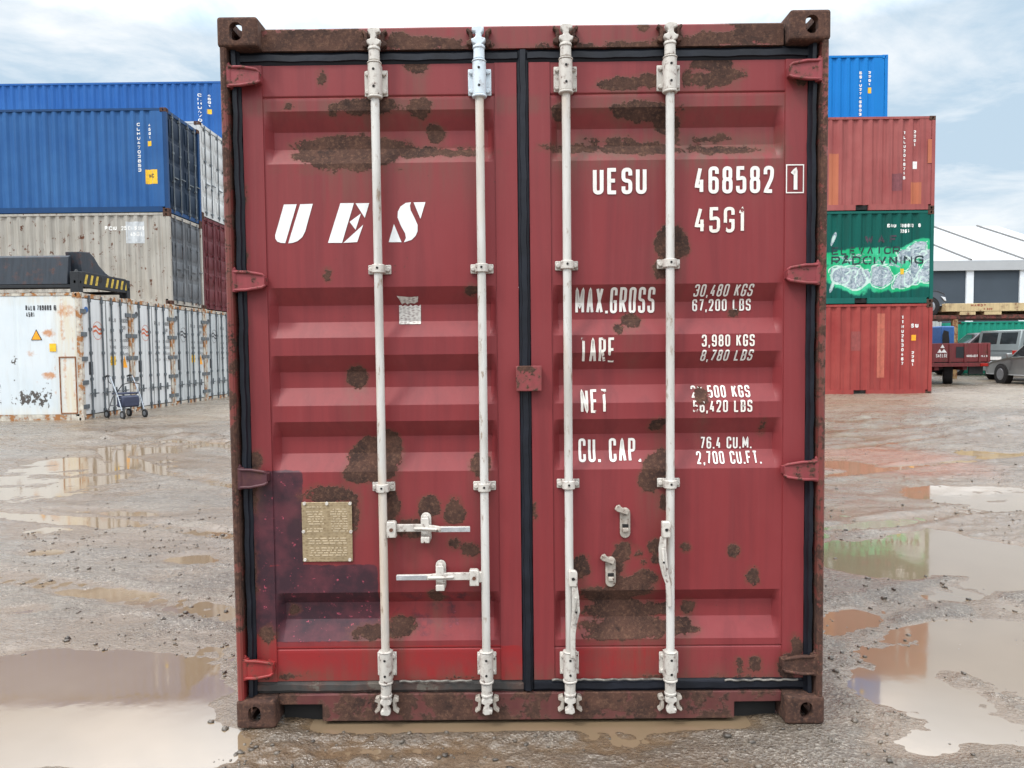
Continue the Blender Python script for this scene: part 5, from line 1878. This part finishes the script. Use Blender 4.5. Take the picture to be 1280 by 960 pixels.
# teal container and a pale one behind the vehicles
P_['teal'] = box_paint('teal_wall', (0.012, 0.225, 0.155), (0.02, 0.27, 0.19), 0.35, 0.18)
P_['pale'] = box_paint('pale_grey_wall', (0.40, 0.42, 0.42), (0.5, 0.51, 0.5), 0.6, 0.3)
tp_ = at(1197, 402, 31)
gt = ground_z(tp_.x, 31)
yard_box('container', 'teal green container standing behind the trailer and the silver van', 12.192, tp_.z - gt, P_['teal'], (tp_.x + 12.192, 31, gt), 0, 'containers behind the vehicles', dark=P_['teal'])
tq = at(1193, 399, 32)
yard_box('container', 'pale grey container behind the blue cab, beside the teal one', L20, tq.z - gt, P_['pale'], (tp_.x - .15, 32, gt), 0, 'containers behind the vehicles', dark=P_['pale'])

# raised rack with tan deck
ka = (26 - CL.y) / 900
pa = at(1195, 398, 26)
gz_ = ground_z(pa.x, 26)
rk = empty('steel_rack', (pa.x, 26, gz_), 0, 'rusty steel rack with a red edge, carrying the tan deck and a dark car', 'rack')
zr = pa.z - gz_
P_['rackred'] = worn_metal('rack_red', (0.20, 0.045, 0.035), 0.5, 5)
P_['post_rust'] = worn_metal('post_rust', (0.42, 0.28, 0.13), 0.45, 6, 0.6, (0.20, 0.085, 0.04))
MB().box(-4.2, 5.2, 0, 2.3, zr - .02, zr + .13).build('platform', P_['rackred'], rk, .01)
for x in (-3.9, 0, 4.9):
    for y in (.02, 2.12):
        MB().box(x - .10, x + .10, y, y + .16, 0, zr - .02).build('post', P_['post_rust'], rk, .008)
P_['tan'] = worn_metal('tan_paint', (0.56, 0.43, 0.235), 0.16, 3.5, 0.6, (0.20, 0.095, 0.05), 0.2)
fd = empty('tan_deck', (pa.x, 26, gz_ + zr + .13), 0, 'long tan painted steel flat deck lying on the rusty rack', 'flat deck')
MB().box(-.45, 6.6, -.06, 2.3, .14, .46).build('deck_beam', P_['tan'], fd, .012)
for a0, a1 in ((.12, .75), (1.10, 1.78), (3.2, 3.9), (5.0, 5.7)):
    MB().box(a0, a1, -.05, 2.28, .0, .138).build('skid', P_['tan'], fd, .008)
side_mark(fd, 'HARDT', .55, 1.15, .33, .43, .03, plain('red_stencil', (0.30, 0.08, 0.04), 0.6), None, y=-.064)
side_mark(fd, '2 500', 1.05, 1.40, .19, .27, .022, bpy.data.materials['red_stencil'], None, y=-.064)


def vehicle(name, label, cat, loc, rz, paint, prof, cab, W=1.75, wheels=(1.35, -1.3), wr=.32, group=None, boxy=False, lights=True, mirror=True):
    """prof: side outline of the body; cab: belt and roof line of the glasshouse (front to back)"""
    t = empty(name, loc, rz, label, cat, group)
    h = W / 2
    XZm = lambda u, v, d: (u, d, v)
    n = len(prof)
    vs, fs = [], []
    for y, ins in ((-h + .05, .045), (-h, 0), (h, 0), (h - .05, .045)):
        cx = sum(p[0] for p in prof) / n
        for u, v in prof:
            vs.append((u - math.copysign(ins, u - cx) * .6, y, v - (ins if v > .6 else -ins) * .5))
    for k in range(3):
        for i in range(n):
            j = (i + 1) % n
            fs.append((k * n + i, k * n + j, (k + 1) * n + j, (k + 1) * n + i))
    fs += [tuple(range(n)), tuple(range(4 * n - 1, 3 * n - 1, -1))]
    MB().add(vs, fs).build('body', paint, t, .03)
    (f0, zb0), (f1, zt1), (r1, zt2), (r0, zb1) = cab
    ti = .04 if boxy else .17
    c = [(f0, -h + .04, zb0), (f1, -h + ti, zt1), (r1, -h + ti, zt2), (r0, -h + .04, zb1)]
    c2 = [(a, -b, d) for a, b, d in c]
    cb = MB().add(c + c2, [(0, 1, 2, 3), (7, 6, 5, 4), (0, 4, 5, 1), (1, 5, 6, 2), (2, 6, 7, 3)]).build('cabin', paint, t, .035)
    V = [Vector(p) for p in c]

    def pane(q, off, nm='window'):
        q = [Vector(p) for p in q]
        nn = (q[1] - q[0]).cross(q[3] - q[0]).normalized()
        if nn.dot(off) < 0: nn = -nn
        a = [p + nn * .006 for p in q]
        b = [p - nn * .02 for p in q]
        MB().add(a + b, [(0, 1, 2, 3), (7, 6, 5, 4), (0, 1, 5, 4), (1, 2, 6, 5), (2, 3, 7, 6), (3, 0, 4, 7)]).build(nm, M['glass'], t, 0, False)
    for s in (-1, 1):
        m = lambda p: Vector((p.x, p.y * -s, p.z))
        lo, hi = (lambda f: m(V[0].lerp(V[3], f))), (lambda f: m(V[1].lerp(V[2], f)))
        for a, b in ((.06, .45), (.50, .93)) if not boxy else ((.05, .24), (.29, .58), (.62, .95)):
            P0, P1, P2, P3 = lo(a), hi(a), hi(b), lo(b)
            up = .10
            pane([P0.lerp(P1, up), P0.lerp(P1, .88), P3.lerp(P2, .88), P3.lerp(P2, up)], Vector((0, s, 0)))
    for (i, j), d, nm in (((0, 1), 1, 'windscreen'), ((3, 2), -1, 'rear_window')):
        A, B = V[i], V[j]
        A2, B2 = Vector((A.x, -A.y, A.z)), Vector((B.x, -B.y, B.z))
        g = lambda u, w: A.lerp(A2, u).lerp(B.lerp(B2, u), w)
        if boxy and d < 0:
            pane([g(.08, .32), g(.08, .88), g(.46, .88), g(.46, .32)], Vector((d, 0, .3)), nm)
            pane([g(.54, .32), g(.54, .88), g(.92, .88), g(.92, .32)], Vector((d, 0, .3)), nm)
        else:
            pane([g(.08, .12), g(.08, .9), g(.92, .9), g(.92, .12)], Vector((d, 0, .3)), nm)
    for x in wheels:
        for s in (-1, 1):
            y = s * (h - .09)
            MB().cyl((x, s * (h - .22), wr), (x, s * (h + .004), wr), wr + .05, None, 26).build('wheel_arch', M['hole'], t)
            w = MB().cyl((x, y - s * .10, wr), (x, s * (h + .012), wr), wr, None, 28).build('wheel', M['tyre'], t, .025)
            rm = MB().cyl((x, s * (h + .006), wr), (x, s * (h + .020), wr), wr * .66, wr * .60, 24)
            for k in range(5):
                a = 2 * PI * k / 5
                rm.box(x - .01 + wr * .3 * math.cos(a), x + .01 + wr * .3 * math.cos(a), min(s * (h + .018), s * (h + .026)), max(s * (h + .018), s * (h + .026)), wr - .01 + wr * .3 * math.sin(a), wr + .01 + wr * .3 * math.sin(a))
            rm.build('rim', P_['rim'], w, .004)
    xf, xr = max(p[0] for p in prof), min(p[0] for p in prof)
    zf = .66 if not boxy else .85
    for s in (-1, 1):
        MB().prism([(xf - .05, zf - .08), (xf + .006, zf - .07), (xf - .03, zf + .06), (xf - .20, zf + .10)], XZm, s * (h + .004), s * (h - .42)).build('headlight', P_['lamp'], t, .01)
        MB().box(xr - .01, xr + .10, min(s * (h - .02), s * (h - .25)), max(s * (h - .02), s * (h - .25)), zf + .05, zf + .27).build('tail_light', P_['taillamp'], t, .01)
        if mirror:
            MB().box(f0 - .38, f0 - .26, min(s * (h + .02), s * (h + .19)), max(s * (h + .02), s * (h + .19)), zb0 + .03, zb0 + .17).build('mirror', paint, t, .025)
    MB().box(xr - .03, xr + .05, -h + .12, h - .12, .36, .54).build('bumper', paint, t, .02)
    MB().box(xr - .036, xr - .031, -.26, .26, zf - .08, zf + .04).build('number_plate', M['mark_white'], t)
    return t


P_['rim'] = plain('rim_alloy', (0.36, 0.37, 0.39), 0.35, 0.7)
P_['lamp'] = plain('lamp_clear', (0.70, 0.73, 0.76), 0.12, 0.2)
P_['taillamp'] = plain('lamp_red', (0.35, 0.02, 0.015), 0.2)


def car_paint(name, c, metal=0.5):
    m, nt, p = newmat(name)
    co = obj_co(nt)
    setp(nt, p, color=mix(nt, mapr(nt, noise(nt, co, 2.5, 6), .35, .7), c, tuple(x * .8 + .02 for x in c)), rough=0.32, metal=metal, coat=0.4)
    return m


SEDAN = [(2.25, .30), (2.30, .48), (2.22, .66), (1.9, .76), (1.0, .90), (-1.0, .98), (-2.05, .98), (-2.25, .90), (-2.28, .55), (-2.2, .30)]
SCAB = [(1.02, .88), (.28, 1.40), (-.80, 1.41), (-1.62, .97)]
VAN = [(2.35, .35), (2.40, .60), (2.30, .90), (1.55, 1.12), (1.2, 1.16), (-2.3, 1.16), (-2.38, .70), (-2.35, .35)]
VCAB = [(1.50, 1.10), (.75, 1.86), (-2.18, 1.88), (-2.34, 1.12)]
SUV = [(2.2, .38), (2.27, .60), (2.22, .88), (1.95, 1.0), (1.0, 1.08), (-2.1, 1.12), (-2.25, .75), (-2.2, .38)]
UCAB = [(1.05, 1.05), (.35, 1.62), (-1.6, 1.62), (-2.08, 1.10)]

# silver sedan: nose to the left and away from us
hd = R(86)
fw = at(1250.5, 478, 22.3)
c0 = Vector((fw.x, 22.3, 0)) - Vector((math.cos(hd) * 1.35 - math.sin(hd) * .87, math.sin(hd) * 1.35 + math.cos(hd) * .87, 0))
vehicle('car', 'grey saloon car parked in front of the silver van', 'car', (c0.x, c0.y, ground_z(c0.x, c0.y)), hd, car_paint('grey_metallic', (0.30, 0.315, 0.315)), SEDAN, SCAB)
hd = R(14)
rc = at(1273, 470, 23.4)
c0 = Vector((rc.x, 23.4, 0)) - Vector((math.cos(hd) * -2.36 - math.sin(hd) * -.92, math.sin(hd) * -2.36 + math.cos(hd) * -.92, 0))
vehicle('van', 'silver van with a two-pane tinted rear window, beside the red trailer', 'van', (c0.x, c0.y, ground_z(c0.x, c0.y)), hd, car_paint('silver_metallic', (0.22, 0.255, 0.26)), VAN, VCAB, W=1.84, boxy=True, wheels=(1.45, -1.5), wr=.34)

# red drop-side trailer seen from its end
TY = 21.6
ta, tb_ = at(1237, 452, TY), at(1237, 428.5, TY)
kt = (TY - CL.y) / 900
gt_ = ground_z(ta.x - 1, TY)
tr = empty('trailer', (ta.x - 1.25, TY, gt_), R(-2), 'red drop-side trailer seen from its end, parked beside the silver van', 'trailer')
z0, z1 = ta.z - gt_, tb_.z - gt_
P_['trailer'] = worn_metal('trailer_red', (0.175, 0.032, 0.036), 0.22, 5)
tbd = MB().box(-1.25, 1.25, 0, .05, z0, z1).build('tailboard', P_['trailer'], tr, .008)
rb = MB()
for x in (-1.22, -.66, -.10, .40, .88, 1.18): rb.box(x - .035, x + .035, -.03, -.002, z0 - .02, z1 - .02)
rb.build('board_rib', P_['trailer'], tbd, .006)
MB().box(.10, .36, -.012, -.003, z0 + .14, z1 - .12).build('dark_panel', P_['rack_dark'], tbd)
MB().prism([(-.42, z0 + .48), (-.35, z0 + .60), (-.28, z0 + .48)], XZ, -.012, -.004).prism([(-.52, z0 + .32), (-.44, z0 + .44), (-.38, z0 + .35), (-.30, z0 + .44), (-.20, z0 + .32)], XZ, -.012, -.004).build('white_emblem', M['mark_white'], tbd, 0, False)
side_mark(tbd, 'SAELGE', -.56, -.18, z0 + .16, z0 + .28, .018, M['mark_white'], None, y=-.006)
side_mark(tbd, 'FAAS', -.98, -.76, z0 + .16, z0 + .22, .014, M['mark_white'], None, y=-.006)
side_mark(tbd, 'KROGAGER', .46, .82, z0 + .16, z0 + .24, .014, M['mark_white'], None, y=-.006)
side_mark(tbd, 'VEJ 9', .92, 1.14, z0 + .16, z0 + .22, .014, M['mark_white'], None, y=-.006)
for s in (-1, 1):
    MB().box(min(s * 1.25, s * 1.20), max(s * 1.25, s * 1.20), .052, 4.4, z0 + .02, z1 - .01).build('side_board', P_['trailer'], tr, .006)
MB().box(-1.25, 1.25, 4.35, 4.4, z0, z1).build('headboard', P_['trailer'], tr, .006)
MB().box(-1.19, 1.19, .06, 4.34, z0 - .06, z0 + .06).build('bed', P_['rack_dark'], tr)
MB().box(-.55, -.40, .1, 4.3, z0 - .28, z0 - .062).box(.40, .55, .1, 4.3, z0 - .28, z0 - .062).box(-1.2, 1.2, -.02, .08, z0 - .16, z0 - .03).build('chassis', P_['trailer'], tr, .008)
wr = .47
for x, y in ((.25, .75), (-.95, .75), (.6, 3.5), (-.6, 3.5)):
    a = R(28) if y < 2 else 0
    d = Vector((math.cos(a), -math.sin(a), 0))
    p = Vector((x, y, wr))
    w = MB().cyl(p - d * .15, p + d * .15, wr, None, 30).build('wheel', M['tyre'], tr, .05, True, 3)
    MB().cyl(p + d * .13, p + d * .157, .27, .25, 24).build('rim', P_['rack'], w, .006)
MB().tube([(-.95, .75, wr), (.25, .75, wr)], .06).tube([(-.6, 3.5, wr), (.6, 3.5, wr)], .06).build('axle', P_['rack_dark'], tr)
for y, xx in ((.75, -.35), (3.5, 0)): MB().box(xx - .4, xx + .4, y - .3, y + .3, wr + .06, z0 - .285).build('spring_block', P_['rack_dark'], tr)
for s in (-1, 1):
    MB().box(s * 1.02 - .12, s * 1.02 + .12, -.06, -.022, z0 - .15, z0 - .05).build('tail_light', P_['taillamp'], tr, .006)
MB().box(.62, 1.1, .15, .2, .35, z0 - .10).build('mud_flap', M['black'], tr)

# loads on the trailer
bc = at(1180, 428, TY + .8)
cb = empty('machine_cab', (bc.x + .05, TY + .75, gt_ + z0 + .065), R(4), 'blue boxy machine cab with dark openings, standing on the red trailer', 'cab')
hcab = at(1180, 408, TY + .8).z - (gt_ + z0 + .065)
P_['cab'] = plain('cab_blue', (0.022, 0.10, 0.30), 0.5)
MB().box(-.42, .06, -.35, .8, 0, hcab).build('shell', P_['cab'], cb, .05, True, 3)
MB().prism([(-.38, hcab * .34), (-.16, hcab * .34), (-.13, hcab * .55), (-.17, hcab * .84), (-.34, hcab * .88), (-.39, hcab * .75)], XZ, -.356, -.345).build('opening', M['hole'], cb, 0, False)
MB().prism([(-.10, hcab * .34), (.02, hcab * .34), (.0, hcab * .46), (-.08, hcab * .48)], XZ, -.356, -.345).build('opening', M['hole'], cb, 0, False)
cc = at(1222, 430, 29.6)
dc = vehicle('car', 'dark plum car parked beyond the red trailer, only its windows showing over the tailboard', 'car', (cc.x + .2, 29.6, ground_z(cc.x, 29.6)), R(168), car_paint('dark_plum', (0.075, 0.060, 0.070), .3), SUV, UCAB, W=1.7, mirror=False)
dc.scale = (1, 1, 1.16)
sv = at(1181, 397, 26.3)
vehicle('car', 'dark grey car standing up on the rusty rack behind the green container', 'car', (sv.x - 2.25, 27.2, gz_ + zr + .13), R(-4), car_paint('blue_black', (0.10, 0.115, 0.135), .4), SUV, UCAB, W=1.8, wr=.36, wheels=(1.62, -1.3))
